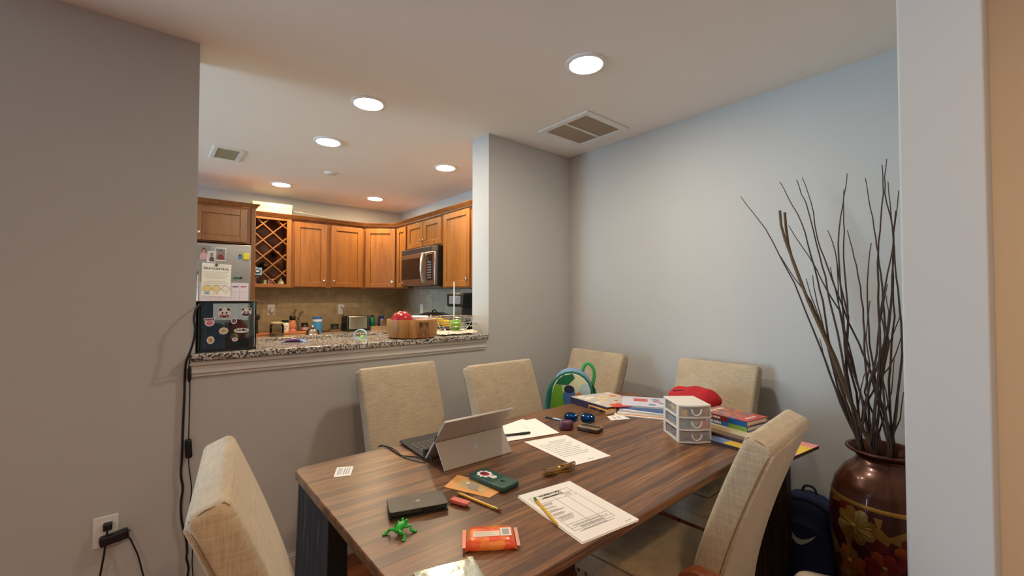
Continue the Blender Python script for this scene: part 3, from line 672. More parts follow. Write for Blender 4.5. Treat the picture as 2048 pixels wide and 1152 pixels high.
out('dome', M().lathe([(.072, 0), (.074, .006), (.066, .012), (.058, .045), (.040, .062), (.004, .066)], 32), CHROME, t); out('knob', M().lathe([(.012, .064), (.022, .070), (.022, .088), (.016, .094), (.002, .095)], 20), CHROME, t)
xb = at(516, 660, 'y', 4.88).x
t = thing('ladle', 'black spoon standing upright at the left end of the cutting board', 'spoon', (xb+.005, 4.96, bz))
out('handle', M().tube([(0, 0, 0), (0, 0, .14)], [.012, .007], 10), mat((40, 26, 18), .5), t); out('spoon_head', M().ell((.005, 0, .165), (.020, .010, .032)), BLACK, t)
xb = at(671, 658, 'y', 5.02).x
t = thing('candle_dish', 'small dark container with black lid left of the toaster', 'container', (xb, 5.05, KZ)); 
out('tray', M().box(-.06, .05, -.05, .05, 0, .022), mat((120, 82, 54), .6), t, bevel=.003); out('cup', M().lathe([(.040, .022), (.043, .065), (.042, .070)], 20), mat((62, 58, 56), .2), t); out('lid', M().lathe([(.045, .070), (.045, .080), (.012, .086), (.002, .087)], 20), BLACK, t)
o = out('serving_tray', M().box(-.07, .07, -.06, .06, 0, .014), mat((92, 44, 26), .5), None, (at(655, 658, 'y', 5.0).x-.035, 5.05, KZ), bevel=.004); tag(o, 'flat reddish-brown wooden tray between the blue canister and the dark container', 'tray')
t = thing('twig_sprig', 'dry thin plant sprigs leaning against the backsplash behind the salt grinder', 'plant', (at(597, 655, 'y', 5.12).x, 5.12, bz))
b = M(); b.tube(wob([(0, 0, 0), (-.01, .02, .08), (-.035, .05, .16), (-.02, .07, .23)]), .003, 6); b.tube(wob([(0, 0, 0), (.008, .02, .10), (.02, .05, .17), (.05, .06, .20)]), .003, 6)
out('stems', b, mat((96, 80, 54), .8), t)
b = M()
for x_, z_ in ((-.03, .15), (-.03, .19), (.03, .185), (.05, .20), (.01, .13), (-.022, .22)): b.ell((x_, .05, z_), (.010, .004, .014), 8, 6)
out('leaves', b, mat((110, 92, 60), .8), t)
# toaster
xb = at(711, 660, 'y', 4.95).x
t = thing('toaster', 'two-slot stainless toaster with black ends', 'toaster', (xb+.01, 4.97, KZ), R(4))
out('housing', M().prism(rrect(-.115, .115, -.075, .075, .02), .022, .172), steel((225, 217, 202), .32), t, bevel=.01)
for s_ in (-1, 1):
    o = out('end_cap', M().box(*( (.112, .140) if s_ > 0 else (-.140, -.112)), -.078, .078, 0.012, .176), BLACK, t, bevel=.014)
out('base', M().box(-.135, .135, -.076, .076, 0, .024), BLACKM, t, bevel=.005)
b = M(); b.box(-.09, .09, -.035, -.012, .168, .1745); b.box(-.09, .09, .012, .035, .168, .1745); out('slots', b, BLACKM, t)
out('lever', M().box(.138, .158, -.015, .015, .10, .115), BLACK, t, bevel=.003)
tp = Vector((xb+.01, 4.97, KZ)); out('cord', M().tube([Matrix.Rotation(-R(4), 3, 'Z') @ (p-tp) for p in wob([(1.743, YK-.02, 1.218), (1.755, YK-.05, 1.215), (1.765, YK-.05, 1.12), (1.745, YK-.06, 1.02), (1.735, YK-.07, KZ+.006), (xb-.08, 5.03, KZ+.006), (xb-.10, 4.99, KZ+.02)])], .004), BLACK, t)
xb = at(744, 660, 'y', 4.98).x
bottle('dish_soap_bottle', 'bright green plastic bottle with black cap right of the toaster', 'bottle', (xb+.01, 5.0, KZ+.003), [(.028, .001), (.032, .01), (.032, .12), (.016, .15)], (10, 122, 92), (20, 22, 20), [(.014, .150), (.014, .172), (.002, .174)])
xb = at(736, 660, 'y', 5.1).x
bottle('oil_bottle', 'dark green glass bottle behind the bright green bottle', 'bottle', (xb, 5.12, KZ+.003), [(.030, .001), (.033, .01), (.033, .13), (.014, .165)], (30, 58, 40), (190, 180, 160), [(.012, .165), (.012, .185), (.002, .186)])
xb = at(763, 655, 'y', 5.05).x
label_box('wrap_carton', 'upright blue and white carton in the open cardboard tray', 'box', (xb, 5.06, KZ+.0045), (.056, .05, .155), [(56, 52, 126), (200, 200, 206)], rot=R(-4))
xb = at(757, 658, 'y', 4.93).x
t = thing('cardboard_tray', 'open cardboard tray holding packets behind the wooden bowl', 'tray', (xb+.03, 4.99, KZ))
b = M(); b.box(-.13, .13, -.11, -.107, 0, .05); b.box(-.13, .13, .137, .14, 0, .05); b.box(-.13, -.127, -.107, .137, 0, .05); b.box(.127, .13, -.107, .137, 0, .05); b.box(-.127, .127, -.107, .137, 0, .004)
out('walls', b, mat((186, 152, 116), .8), t)
for i, (dx, h_, c_) in enumerate(((.075, .10, (150, 120, 84)),)):
    o = out('seasoning_packet', M().box(-.03, .03, -.008, .008, 0, h_), mat(c_, .5), None, (xb+.03+dx, 5.03, KZ+.0045), rot=(R(-6), 0, 0), bevel=.003); tag(o, 'tan paper packet standing in the cardboard tray', 'packet')

# right counter: roasting pan, coffee maker, range
t = thing('roasting_pan', 'black covered roasting pan on the right counter behind the bowl', 'pan', (2.19, 3.80, KZ))
out('pan_base', M().lathe([(.17, .001), (.20, .10), (.215, .115)], 36), BLACK, t); out('lid', M().lathe([(.215, .115), (.212, .135), (.18, .195), (.10, .225), (.002, .230)], 36), mat((30, 27, 25), .25), t)
out('lid_knob', M().tube([(0, -.045, .226), (0, -.02, .25), (0, .02, .25), (0, .045, .226)], .008, 10), BLACK, t)
t = thing('coffee_maker', 'black coffee maker with glass carafe at the right end of the counter', 'coffee maker', (2.26, 3.32, KZ), -PI/2)
out('tower', M().box(-.13, .12, .02, .16, .0, .30), mat((40, 32, 30), .4), t, bevel=.008)
out('brew_head', M().box(-.14, .13, -.14, .16, .30, .425), BLACK, t, bevel=.015)
out('display_panel', M().box(-.09, .10, -.144, -.138, .325, .40), mat((120, 120, 126), .2), t, bevel=.004)
out('trim_band', M().box(-.135, .125, -.135, .155, .425, .432), mat((190, 180, 170), .3, .7), t)
out('warming_plate', M().box(-.12, .11, -.13, .02, 0, .03), BLACK, t, bevel=.006)
c_ = out('carafe', M().lathe([(.055, .032), (.072, .06), (.074, .12), (.055, .19), (.045, .21)], 28, c=(-.01, -.055, 0), cap=False), GLASS, t)
out('coffee', M().lathe([(.052, .034), (.069, .06), (.071, .11), (.002, .111)], 24, c=(-.01, -.055, 0)), mat((60, 34, 20), .2), c_)
out('carafe_handle', M().tube([(-.08, -.07, .18), (-.125, -.08, .18), (-.13, -.08, .08), (-.085, -.07, .07)], .011, 8), BLACK, c_)
o = out('steel_tumbler', M().lathe([(.025, .001), (.032, .16), (.030, .165)], 20), mat((186, 184, 180), .25, .6), None, (2.08, 3.13, KZ)); tag(o, 'small pale cup standing in front of the coffee maker', 'cup')
t = thing('stove', 'black glass cooktop range below the microwave', 'stove', (1.89, 4.05, KZ)); out('cooktop', M().box(.03, .60, -.37, .37, .0005, .008), mat((14, 14, 15), .1), t, bevel=.002)
b = M()
for x_, y_ in ((.18, .19), (.45, .19), (.45, -.19)): b.lathe([(.09, .0085), (.09, .0092), (.085, .0092)], 28, c=(x_, y_, 0), cap=False)
out('burner_rings', b, mat((70, 70, 72), .3), t)
bpy.data.objects['roasting_pan'].location.z = KZ+.0095

# ------------------------------------------------------------------ things on the bar
# aquarium
AX, AY = .272, 2.395
t = thing('aquarium', 'small glass fish tank with panda stickers at the left end of the bar', 'aquarium', (AX, AY, BARZ), R(-1))
w_, d_, h_ = .113, .095, .218
rr = rrect(-w_, w_, -d_, d_, .016); ri = rrect(-w_+.004, w_-.004, -d_+.004, d_-.004, .013)
b = M(); b.loft([[(x, y, .001) for x, y in rr], [(x, y, h_) for x, y in rr], [(x, y, h_) for x, y in ri], [(x, y, .006) for x, y in ri]], cap=False)
out('glass_tank', b, GLASS, t)
out('base', M().prism(rrect(-w_-.001, w_+.001, -d_-.001, d_+.001, .016), 0, .012), BLACK, t)
out('gravel', M().prism(rrect(-w_+.005, w_-.005, -d_+.005, d_-.005, .012), .012, .048), mat((18, 17, 15), .6, var=.6, scale=200, bump=.8), t)
l_ = out('lid', M().prism(rrect(-w_-.006, w_+.008, -d_-.006, d_+.006, .016), h_, h_+.006), BLACK, t, bevel=.002)
out('lid_tab', M().prism(circ(0, 0, .012, .012), 0, .004), BLACK, l_, (0, -d_-.005, h_-.004))
out('filter_box', M().box(-w_+.008, -w_+.060, -d_+.03, d_-.02, .10, h_-.004), BLACKM, t, bevel=.006)
out('light_strip', M().box(-w_+.01, w_-.01, -.01, .02, h_-.006, h_-.001), mat((60, 58, 56), .4), t)
b = M()
for c_, r_ in (((-.045, .01, .07), (.062, .05, .055)), ((-.07, -.02, .06), (.04, .04, .04)), ((-.01, .0, .06), (.045, .04, .04))): b.ell(c_, r_, 14, 8)
out('rock_cave', b, mat((40, 32, 18), .8, var=.5, scale=30, bump=1, bscale=40), t)
b = M()
for i in range(7): b.tube([(.01+.006*i, .02, .05), (.01+.006*i+random.uniform(-.01, .01), .02, .10), (.0+.008*i, .02, .12+.02*random.random())], [.004, .006, .002], 6)
out('aquatic_plant', b, mat((70, 44, 74), .6), t)
b = M(); b.ell((.055, .03, .085), (.036, .03, .052)); out('red_ornament', b, mat((176, 62, 40), .5, var=.3), t)
b = M(); b.ell((.03, -.02, .055), (.02, .02, .018)); out('shell_ornament', b, mat((196, 186, 150), .5), t)
# stickers
def sticker(label, fx, fz, rx, rz, cols, ears=True, kind='panda'):
    y = -d_-.0004
    b = M(); 
    def disc(cx, cz, a, c, yy, mi): b.mat(mi); b.loft([[(x, yy-.0004, z) for x, z in circ(cx, cz, a, c, 16)], [(x, yy, z) for x, z in circ(cx, cz, a, c, 16)]])
    if kind == 'panda':
        disc(0, 0, rx*1.12, rz*1.12, 0, 0)
        for s_ in (-1, 1): disc(s_*rx*.72, rz*.75, rx*.42, rz*.38, 0, 0); disc(s_*rx*.70, rz*.72, rx*.28, rz*.26, -.0004, 1)
        disc(0, -rz*.55, rx*.85, rz*.42, -.0004, 2); disc(0, rz*.15, rx*.80, rz*.62, -.0006, 0)
        for s_ in (-1, 1): disc(s_*rx*.36, rz*.05, rx*.17, rz*.20, -.0010, 1)
        disc(0, -rz*.14, rx*.09, rz*.07, -.0010, 1); disc(-rx*.45, -rz*.45, rx*.3, rz*.25, -.0010, 3); disc(rx*.4, -rz*.5, rx*.3, rz*.25, -.0010, 3)
    elif kind == 'paw':
        disc(0, -rz*.2, rx*.9, rz*.8, 0, 0); disc(0, -rz*.3, rx*.62, rz*.5, -.0004, 3)
        for a in (-.75, -.28, .28, .75): disc(a*rx, rz*.55, rx*.3, rz*.34, 0, 0); disc(a*rx*.95, rz*.52, rx*.17, rz*.2, -.0004, 1)
    elif kind == 'flower':
        for a in range(8): disc(rx*.6*math.cos(a*PI/4), rz*.6*math.sin(a*PI/4), rx*.36, rz*.36, 0, 0)
        disc(0, 0, rx*.62, rz*.62, -.0004, 3); disc(0, 0, rx*.3, rz*.3, -.0008, 2)
    elif kind == 'cloud':
        disc(0, 0, rx, rz*.8, 0, 0); disc(-rx*.3, rz*.3, rx*.4, rz*.5, 0, 0); disc(-rx*.2, 0, rx*.16, rz*.2, -.0004, 1); disc(rx*.25, rz*.15, rx*.22, rz*.35, -.0004, 1); disc(rx*.6, 0, rx*.15, rz*.2, -.0004, 1); disc(-rx*.6, .1*rz, rx*.15, rz*.15, -.0004, 1)
    else:
        disc(0, 0, rx, rz, 0, 0); disc(0, 0, rx*.7, rz*.7, -.0004, 3); disc(0, 0, rx*.35, rz*.35, -.0008, 2)
    o = out('sticker', b, [mat(c, .4, var=.02) for c in cols], t, (-w_+2*w_*fx, y, h_*(1-fz)), flat=True); lab(o, label)
Wt = (236, 232, 228)
sticker('panda face sticker with pink bows', .44, .22, .021, .022, [Wt, (28, 26, 30), (52, 60, 40), (206, 90, 108)])
sticker('panda sticker with dark cape', .81, .21, .019, .018, [Wt, (36, 30, 44), (70, 48, 74), (70, 48, 74)])
sticker('pink paw sticker', .20, .39, .020, .020, [(240, 226, 230), (110, 60, 80), Wt, (216, 130, 150)], kind='paw')
sticker('small purple leaf sticker', .60, .385, .012, .014, [Wt, Wt, (130, 84, 150), (130, 84, 140)], kind='x')
sticker('pale yellow flower sticker', .43, .585, .019, .017, [Wt, Wt, (190, 160, 80), (222, 204, 150)], kind='flower')
sticker('lying panda sticker', .73, .59, .030, .014, [Wt, (30, 30, 34), Wt, Wt], kind='cloud')
sticker('small tan animal sticker', .22, .76, .014, .017, [Wt, Wt, (200, 130, 70), (216, 176, 110)], kind='x')
sticker('small pink fish sticker', .62, .77, .012, .009, [Wt, Wt, (220, 150, 150), (226, 170, 170)], kind='x')

# snack wrapper
p = (at(590, 684, 'z', BARZ))
t = thing('candy_wrapper', 'crumpled purple and blue foil snack wrapper lying on the bar', 'wrapper', (p.x, p.y, BARZ), R(-24))
b = M(); rings = []
for i in range(11):
    u = i/10; x = -.072+.144*u; hh = .010*math.sin(PI*min(1, max(0, (u-.08)/.84)))+.0008; ww = .024+.004*math.sin(9*u)
    rings.append([(x, ww*math.cos(a)*(1+.08*math.sin(5*a+i)), hh+hh*.95*math.sin(a)) for a in [2*PI*j/12 for j in range(12)]])
b.loft(rings); 
for k in range(len(b.f)): b.m[k] = 0 if (k//12) in (2, 3, 4, 5, 6) else 1
out('pouch', b, [mat((92, 44, 110), .3, .3, coat=.5), mat((104, 160, 220), .3, .3, coat=.4)], t)
# little arch watch stand
p = at(722, 677, 'z', BARZ)
t = thing('arch_stand', 'small pale blue plastic arch with a green knob on the bar', 'ornament', (p.x, p.y+.01, BARZ), R(-28))
b = M(); ro = [(.036*math.cos(PI*i/16), .024+.030*math.sin(PI*i/16)) for i in range(17)]; ro = [(.036, 0)] + ro + [(-.036, 0)]
rin = [(x*.86, z*.9+.0) for x, z in ro]
b.loft([[(x, -.016, z) for x, z in ro] + [(x, -.016, z) for x, z in reversed(rin)], [(x, .016, z) for x, z in ro] + [(x, .016, z) for x, z in reversed(rin)]], cap=False)
for i in range(len(ro)-1):
    for yy in (-.016, .016): b.quad((ro[i][0], yy, ro[i][1]), (ro[i+1][0], yy, ro[i+1][1]), (rin[i+1][0], yy, rin[i+1][1]), (rin[i][0], yy, rin[i][1]))
b.box(-.036, .036, -.016, .016, 0, .003)
out('arch', b, mat((178, 216, 222), .4), t); out('green_knob', M().lathe([(.015, .003), (.016, .010), (.012, .018), (.002, .019)], 20, c=(.012, -.002, 0)), mat((176, 224, 120), .4), t)

# wooden bowl
BX, BY, BR = 1.215, 2.372, .150
t = thing('wooden_bowl', 'round wooden serving bowl made of staves on the bar', 'bowl', (BX, BY, BARZ))
b = M(); n_ = 32
b.lathe([(.002, .002), (BR*.82, 0), (BR*.93, .006), (BR*.985, .03), (BR, .07), (BR*.995, .106), (BR*.985, .110), (BR*.94, .107), (BR*.93, .03), (BR*.80, .014), (.002, .013)], n_, cap=False)
out('bowl_shell', b, BOWLW, t)
# the darker inlaid stave and seams on the side
b = M(); R_ = BR*1.0035
def band(a0, a1, z0, z1, rad):
    vs = []
    for i in range(5):
        a = a0+(a1-a0)*i/4
        for z in (z0, z1):
            rz = rad*(.985+.015*min(1, z/.07)); vs.append((rz*math.cos(a), rz*math.sin(a), z))
    return vs, [(2*i, 2*i+2, 2*i+3, 2*i+1) for i in range(4)]
va = math.atan2(-BY, -BX)
a_ = va+R(28); b.add(*band(a_-R(13), a_+R(10), .018, .100, R_)); out('dark_stave', b, wood('dark_burl', [(.35, (70, 44, 22)), (.6, (150, 108, 62))], sc=(9, 9, 4), nscale=5, rough=.5), t)
b = M()
for da in (-62, -35, -8, 14.6, 39, 62, 88, -88): a = va+R(da); b.add(*band(a-.006, a+.006, .012, .104, R_*1.001))
out('stave_seams', b, mat((122, 80, 40), .6), t)
# things in the bowl
p = at(804, 630, 'y', BY)
t = thing('pomegranate', 'large red pomegranate in the wooden bowl', 'fruit', (BX-.075, BY-.02, BARZ+.098), tilt=(0, R(35), R(30)))
b = M(); b.ell((0, 0, 0), (.066, .066, .060), 28, 18); out('fruit', b, mat((170, 30, 38), .25, var=.25, scale=12, coat=.3), t)
out('crown', M().lathe([(.009, .055), (.006, .061), (.010, .066), (.008, .065), (.003, .058)], 12, cap=False), mat((232, 216, 200), .7), t)
t = thing('white_tub', 'white plastic tub with pink base inside the wooden bowl', 'tub', (BX+.055, BY+.035, BARZ+.0145))
out('tub', M().lathe([(.050, .0), (.062, .085), (.063, .092)], 28), mat((226, 190, 176), .4), t); out('lid', M().lathe([(.066, .092), (.067, .108), (.060, .112), (.002, .110)], 28), mat((238, 234, 228), .4), t)
t = thing('folded_tag', 'small folded white paper standing in the wooden bowl', 'paper', (BX+.095, BY-.055, BARZ+.085), R(20))
b = M(); b.add([(-.026, 0, 0), (.026, 0, 0), (.004, 0, .050), (-.004, 0, .048), (-.026, .012, 0), (.026, .02, 0), (.004, .002, .050), (-.004, .002, .048)], [(0, 1, 2, 3), (7, 6, 5, 4)]); out('sheet', b, PAPER, t)
o = out('salmon_cup', M().lathe([(.030, 0), (.040, .088), (.038, .094), (.002, .092)], 24), mat((190, 110, 78), .5), None, (BX+.02, BY-.085, BARZ+.0145)); tag(o, 'short orange-brown cup beside the pomegranate in the bowl', 'cup')

# wire fruit basket
FX, FY = 1.545, 2.455
t = thing('fruit_basket', 'round chrome wire fruit basket with upright hook rod on the bar', 'basket', (FX, FY, BARZ))
b = M(); N_ = 36
def ring(r, z, rad=.0028): b.tube([(r*math.cos(2*PI*i/N_), r*math.sin(2*PI*i/N_), z) for i in range(N_)], rad, 6, loop=True)
ring(.150, .112, .0045); ring(.143, .098); ring(.135, .078); ring(.120, .052); ring(.098, .026); ring(.07, .012)
for i in range(10):
    a = 2*PI*i/10+.3; b.tube([(r*math.cos(a), r*math.sin(a), z) for r, z in ((.150, .112), (.135, .078), (.115, .045), (.09, .020), (.06, .010), (.0, .008))], .0024, 6)
out('wire_bowl', b, CHROME, t)
b = M(); ringf = [(.07*math.cos(2*PI*i/N_), .07*math.sin(2*PI*i/N_), .004) for i in range(N_)]; b.tube(ringf, .004, 6, loop=True); out('foot_ring', b, CHROME, t)
b = M(); b.tube([(.02, 0, .008), (.02, 0, .345)], .0035, 8); out('hook_rod', b, mat((214, 196, 160), .3, .6), t)
b = M(); b.tube(wob([(.150, .0, .040), (.185, -.02, .058), (.215, -.05, .035), (.222, -.07, .004)]), .003, 6); o = out('wire_handle', b, mat((186, 176, 160), .4, .4), t)
t = thing('green_apple', 'green apple in the wire fruit basket', 'fruit', (FX-.005, FY-.055, BARZ+.062))
b = M(); b.lathe([(.004, -.030), (.022, -.036), (.034, -.025), (.041, 0), (.038, .022), (.024, .036), (.008, .033), (.002, .028)], 24); out('flesh', b, mat((126, 178, 46), .3, var=.12, coat=.3), t); out('stem', M().cyl((0, 0, .028), (.004, 0, .044), .0018, .0022, 6), mat((90, 64, 30), .7), t)
t = thing('banana', 'yellow banana lying against the green apple in the basket', 'fruit', (FX-.045, FY-.010, BARZ+.064), R(-8))
pts = [(-.085, 0, .045), (-.075, 0, .040), (-.055, 0, .026), (-.02, 0, .012), (.02, 0, .008), (.05, 0, .016), (.062, 0, .024)]
out('peel', M().tube(wob(pts), [.006]+[.009]+[.014]*2+[.018]*18+[.016, .012, .007, .005][:4], 8) if False else M().tube(pts, [.007, .015, .022, .024, .022, .016, .007], 10), mat((232, 188, 54), .45, var=.06), t)
t = thing('kitchen_towel', 'crumpled off-white cloth around the foot of the fruit basket', 'cloth', (FX-.01, FY-.06, BARZ))
random.seed(3); b = M(); gx, gy = 26, 16; vs = []
for j in range(gy):
    for i in range(gx):
        u, v = i/(gx-1)-.5, j/(gy-1)-.5
        e = 1-max(abs(u), abs(v))*2
        z = .003 + (.020*abs(math.sin(u*23+v*6))+.016*abs(math.sin(v*19-u*9)))*(.35+.65*max(0, min(1, (abs(u)+abs(v))*1.6)))*(.25+.75*min(1, e*4))
        vs.append((u*.28+.008*math.sin(v*14), v*.17+.010*math.sin(u*17), z))
b.add(vs, [(j*gx+i, j*gx+i+1, (j+1)*gx+i+1, (j+1)*gx+i) for j in range(gy-1) for i in range(gx-1)])
out('cloth', b, mat((232, 222, 200), .9), t, sub=1)

# ------------------------------------------------------------------ dining table
TX0, TX1, TY0, TY1, TZ = .375, 2.23, .655, 1.582, .760
t = thing('dining_table', 'large rectangular walnut-look dining table covered with papers', 'table', ((TX0+TX1)/2, (TY0+TY1)/2, 0))
tw, td = (TX1-TX0)/2, (TY1-TY0)/2
out('tabletop', M().prism(rrect(-tw, tw, -td, td, .035, 6), TZ-.026, TZ), WALNUT, t, bevel=.004, seg=3)
b = M(); b.box(-tw+.10, tw-.10, -td+.12, -td+.14, TZ-.09, TZ-.027); b.box(-tw+.10, tw-.10, td-.14, td-.12, TZ-.09, TZ-.027); out('apron', b, DARKWOOD_SHADE, t)
for sx in (-1, 1):
    for sy in (-1, 1):
        ln = .225 if sy > 0 else .150
        y0, y1 = (td-.025-ln, td-.022) if sy > 0 else (-td+.022, -td+.025+ln)
        if sx < 0:
            top = [(-tw+.012, y1), (-tw+.038, y0), (-tw+.095, y0), (-tw+.07, y1)]; bot = [(-tw-.010, y1+.0), (-tw+.030, y0), (-tw+.10, y0), (-tw+.06, y1)]
        else:
            top = [(tw-.022, y1), (tw-.022, y0), (tw-.08, y0), (tw-.08, y1)]; bot = [(tw+.006, y1), (tw+.006, y0), (tw-.07, y0), (tw-.07, y1)]
        b = M(); b.loft([[(x, y, 0) for x, y in bot], [(x, y, TZ-.026) for x, y in top]])
        me_ = out('leg', b, [WALNUT_V, DARKWOOD_SHADE], t, bevel=.003)
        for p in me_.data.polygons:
            if abs(p.normal.y) > .6: p.material_index = 1  # shade on these leg sides is put in as a darker wood colour
        

# ------------------------------------------------------------------ chairs
def make_chair(label, nail=False):
    t = thing('dining_chair', label, 'chair', group='beige upholstered dining chairs')
    rings = []; side = []; hw0 = .215; hh = .040
    def ringat(y, z, ty, tz, hw, h2, r):
        # local frame: normal across thickness n=(−tz.. )
        n = Vector((0, tz, -ty)); 
        return [Vector((x, y, z)) + n*q for x, q in rrect(-hw, hw, -h2, h2, r, 4)]
    K = 16; path = []
    for i in range(K+1):
        u = i/K; z = .30+.655*u; y = -.172-.170*max(0, (u-.12)/.88)**1.45; path.append((y, z))
    for i, (y, z) in enumerate(path):
        a, c = path[max(0, i-1)], path[min(K, i+1)]; d = Vector((0, c[0]-a[0], c[1]-a[1])).normalized()
        rings.append(ringat(y, z, d.y, d.z, hw0+.004*i/K, hh-.004*i/K, .018))
    d = Vector((0, path[-1][0]-path[-2][0], path[-1][1]-path[-2][1])).normalized(); y, z = path[-1]; rr_ = .018
    for k in range(1, 5):
        a = PI/2*k/4; ins = rr_*(1-math.cos(a)); up = rr_*math.sin(a)
        rings.append(ringat(y+d.y*up, z+d.z*up, d.y, d.z, hw0+.004-ins, hh-.004-ins, max(.003, .018-ins)))
    bk = out('backrest', M().loft(rings), LINEN, t, ang=60)
    def nrm(i):
        a, c = path[max(0, i-1)], path[min(K, i+1)]; dd = Vector((0, c[0]-a[0], c[1]-a[1])).normalized(); return Vector((0, dd.z, -dd.y)), dd
    for s_ in (-1, 1):
        pf, pb = [], []
        for i, (y, z) in enumerate(path):
            n, dd = nrm(i); w2 = hw0+.004*i/K
            if i == K: w2 -= .004
            pf.append(Vector((s_*(w2-.003), y, z))+n*(hh-.004*i/K-.004)); pb.append(Vector((s_*(w2-.003), y, z))-n*(hh-.004*i/K-.006))
        n, dd = nrm(K)
        tp = [pf[-1]+dd*.010-n*.004, Vector((s_*(hw0-.002), path[-1][0], path[-1][1]))+dd*.0145, pb[-1]+dd*.010+n*.004]
        out('piping', M().tube([pf[-1]]+tp+list(reversed(pb)), .0014, 6), LINEN_S, bk)
    b = M()
    for i, (y, z) in enumerate(path): pass
    rp = []
    for i, (y, z) in enumerate(path):
        n, dd = nrm(i); w2 = hw0-.006; c = Vector((0, y, z))-n*(hh-.004*i/K)
        rp.append([c+Vector((-w2, 0, 0))+n*.004, c+Vector((-w2, 0, 0))-n*.004, c+Vector((w2, 0, 0))-n*.004, c+Vector((w2, 0, 0))+n*.004])
    out('rear_panel', M().loft(rp), LINEN, bk, bevel=.002)
    st = out('seat', M().prism(rrect(-.215, .215, -.185, .245, .02), .375, .495), LINEN, t, bevel=.022, seg=4)
    out('seat_welt', M().tube([(x, y, .474) for x, y in rrect(-.2155, .2155, -.18, .2455, .022)], .0025, 6, loop=True), LINEN_S, st)
    sk = out('seat_rail', M().prism(rrect(-.210, .210, -.18, .240, .02), .335, .385), LINEN, t, bevel=.004)
    if nail:
        b = M(); n_ = 13
        for i in range(n_):
            y = -.15+.37*i/(n_-1)
            for s_ in (-1, 1): b.ell((s_*.2155, y, .400), (.004, .007, .007), 8, 6)
            b.ell((-.19+.38*i/(n_-1), .2455, .400), (.007, .004, .007), 8, 6)
        out('nailhead_trim', b, mat((92, 72, 44), .35, .8), sk)
    for x in (-.185, .185):
        for y, yb in ((.215, .215), (-.185, -.215)):
            b = M(); b.loft([[(x*.99+q*.016, yb+r_*.016, 0) for q, r_ in ((-1, -1), (1, -1), (1, 1), (-1, 1))], [(x+q*.022, y+r_*.022, .345) for q, r_ in ((-1, -1), (1, -1), (1, 1), (-1, 1))]])
            out('leg', b, CHERRY, t, bevel=.002)
    return t
def copy_tree(o, parent=None):
    c = o.copy(); C.objects.link(c); c.parent = parent
    for ch in [q for q in bpy.data.objects if q.parent == o]: copy_tree(ch, c)
    return c
c0 = make_chair('beige upholstered chair behind the tablet, nearest the left half wall')
def place(o, x, y, rz, s=1): o.location = (x, y, 0); o.rotation_euler = (0, 0, rz); o.scale = (s, s, s)
spots = [(1.025, 1.805, PI+R(2), None),
         (1.475, 1.525, PI-R(1), 'beige upholstered chair at the middle of the far table side'),
         (1.955, 1.825, PI/2-R(1), 'beige upholstered chair in the corner holding the child backpack'),
         (2.085, 1.09, PI/2, 'beige upholstered chair at the table end against the blue wall'),
         (.452, 1.072, -PI/2-R(8), 'beige upholstered chair at the near left table end, cropped by the frame')]
for i, (x, y, rz, l) in enumerate(spots):
    o = c0 if i == 0 else copy_tree(c0)
    place(o, x, y, rz)
    if l: o['label'] = l
c5 = make_chair('beige upholstered chair with nailhead trim at the near right table side', True); place(c5, 1.348, .788, R(4)); c5.scale = (.90, 1, 1) 

# ------------------------------------------------------------------ seats cropped by the lower frame edge
t = thing('child_armchair', 'small reddish wooden chair, only one arm end showing at the bottom edge', 'chair', (.945, .40, 0))
for s_ in (-1, 1):
    x = s_*.16
    b = M(); rings = []
    for y, z, h2 in ((-.20, .585, .014), (-.05, .600, .018), (.08, .607, .020), (.16, .604, .022), (.195, .590, .016), (.203, .575, .006)):
        rings.append([(x+q*.022, y, z+r_*h2) for q, r_ in ((-1, -1), (1, -1), (1, 1), (-1, 1))])
    b.loft(rings); out('armrest', b, CHERRY, t, bevel=.006, seg=3)
    out('leg', M().box(x-.016, x+.016, .13, .165, 0, .585), CHERRY, t, bevel=.003)
    out('leg', M().box(x-.016, x+.016, -.20, -.165, 0, .69), CHERRY, t, bevel=.003)
out('seat', M().box(-.15, .15, -.165, .13, .30, .325), CHERRY, t, bevel=.006)
out('back_rail', M().box(-.176, .176, -.20, -.18, .62, .70), CHERRY, t, bevel=.008)
t = thing('cream_pouf', 'pale cream woven pouf peeking up at the bottom edge beside the vase', 'pouf', (1.665, .405, 0), R(24))
out('cushion', M().prism(rrect(-.115, .115, -.09, .09, .05), .20, .405), mat((206, 192, 170), .95, var=.2, scale=120, bump=.8, bscale=150), t, bevel=.04, seg=4)
out('base', M().prism(rrect(-.11, .11, -.085, .085, .05), 0, .20), mat((190, 176, 152), .95, var=.2, scale=120), t)

# ------------------------------------------------------------------ things on the table
def flat(name, label, cat, px, m, z=TZ+.0006, th=.0008, group=None, edge=None):
    pts = [at(x, y, 'z', z) for x, y in px]; c = sum(pts, Vector())/len(pts)
    u = (pts[1]-pts[0]); an = math.atan2(u.y, u.x)
    t = thing(name, label, cat, (c.x, c.y, z), an, group)
    inv = Matrix.Rotation(-an, 3, 'Z'); loc = [inv @ (p-c) for p in pts]
    b = M(); b.loft([[(p.x, p.y, 0) for p in loc], [(p.x, p.y, th) for p in loc]]); o = out('sheet', b, m, t, flat=True)
    return t, loc, o
def q2(loc, u, v):   # bilinear point on the quad: loc 0,1 = one edge, 3,2 = the opposite edge
    a = loc[0]*(1-u)+loc[1]*u; c = loc[3]*(1-u)+loc[2]*u; return a*(1-v)+c*v
def stripq(b, loc, u0, u1, v0, v1, z, h=.0003):
    p = [q2(loc, u, v) for u, v in ((u0, v0), (u1, v0), (u1, v1), (u0, v1))]
    b.loft([[(k.x, k.y, z) for k in p], [(k.x, k.y, z+h) for k in p]])

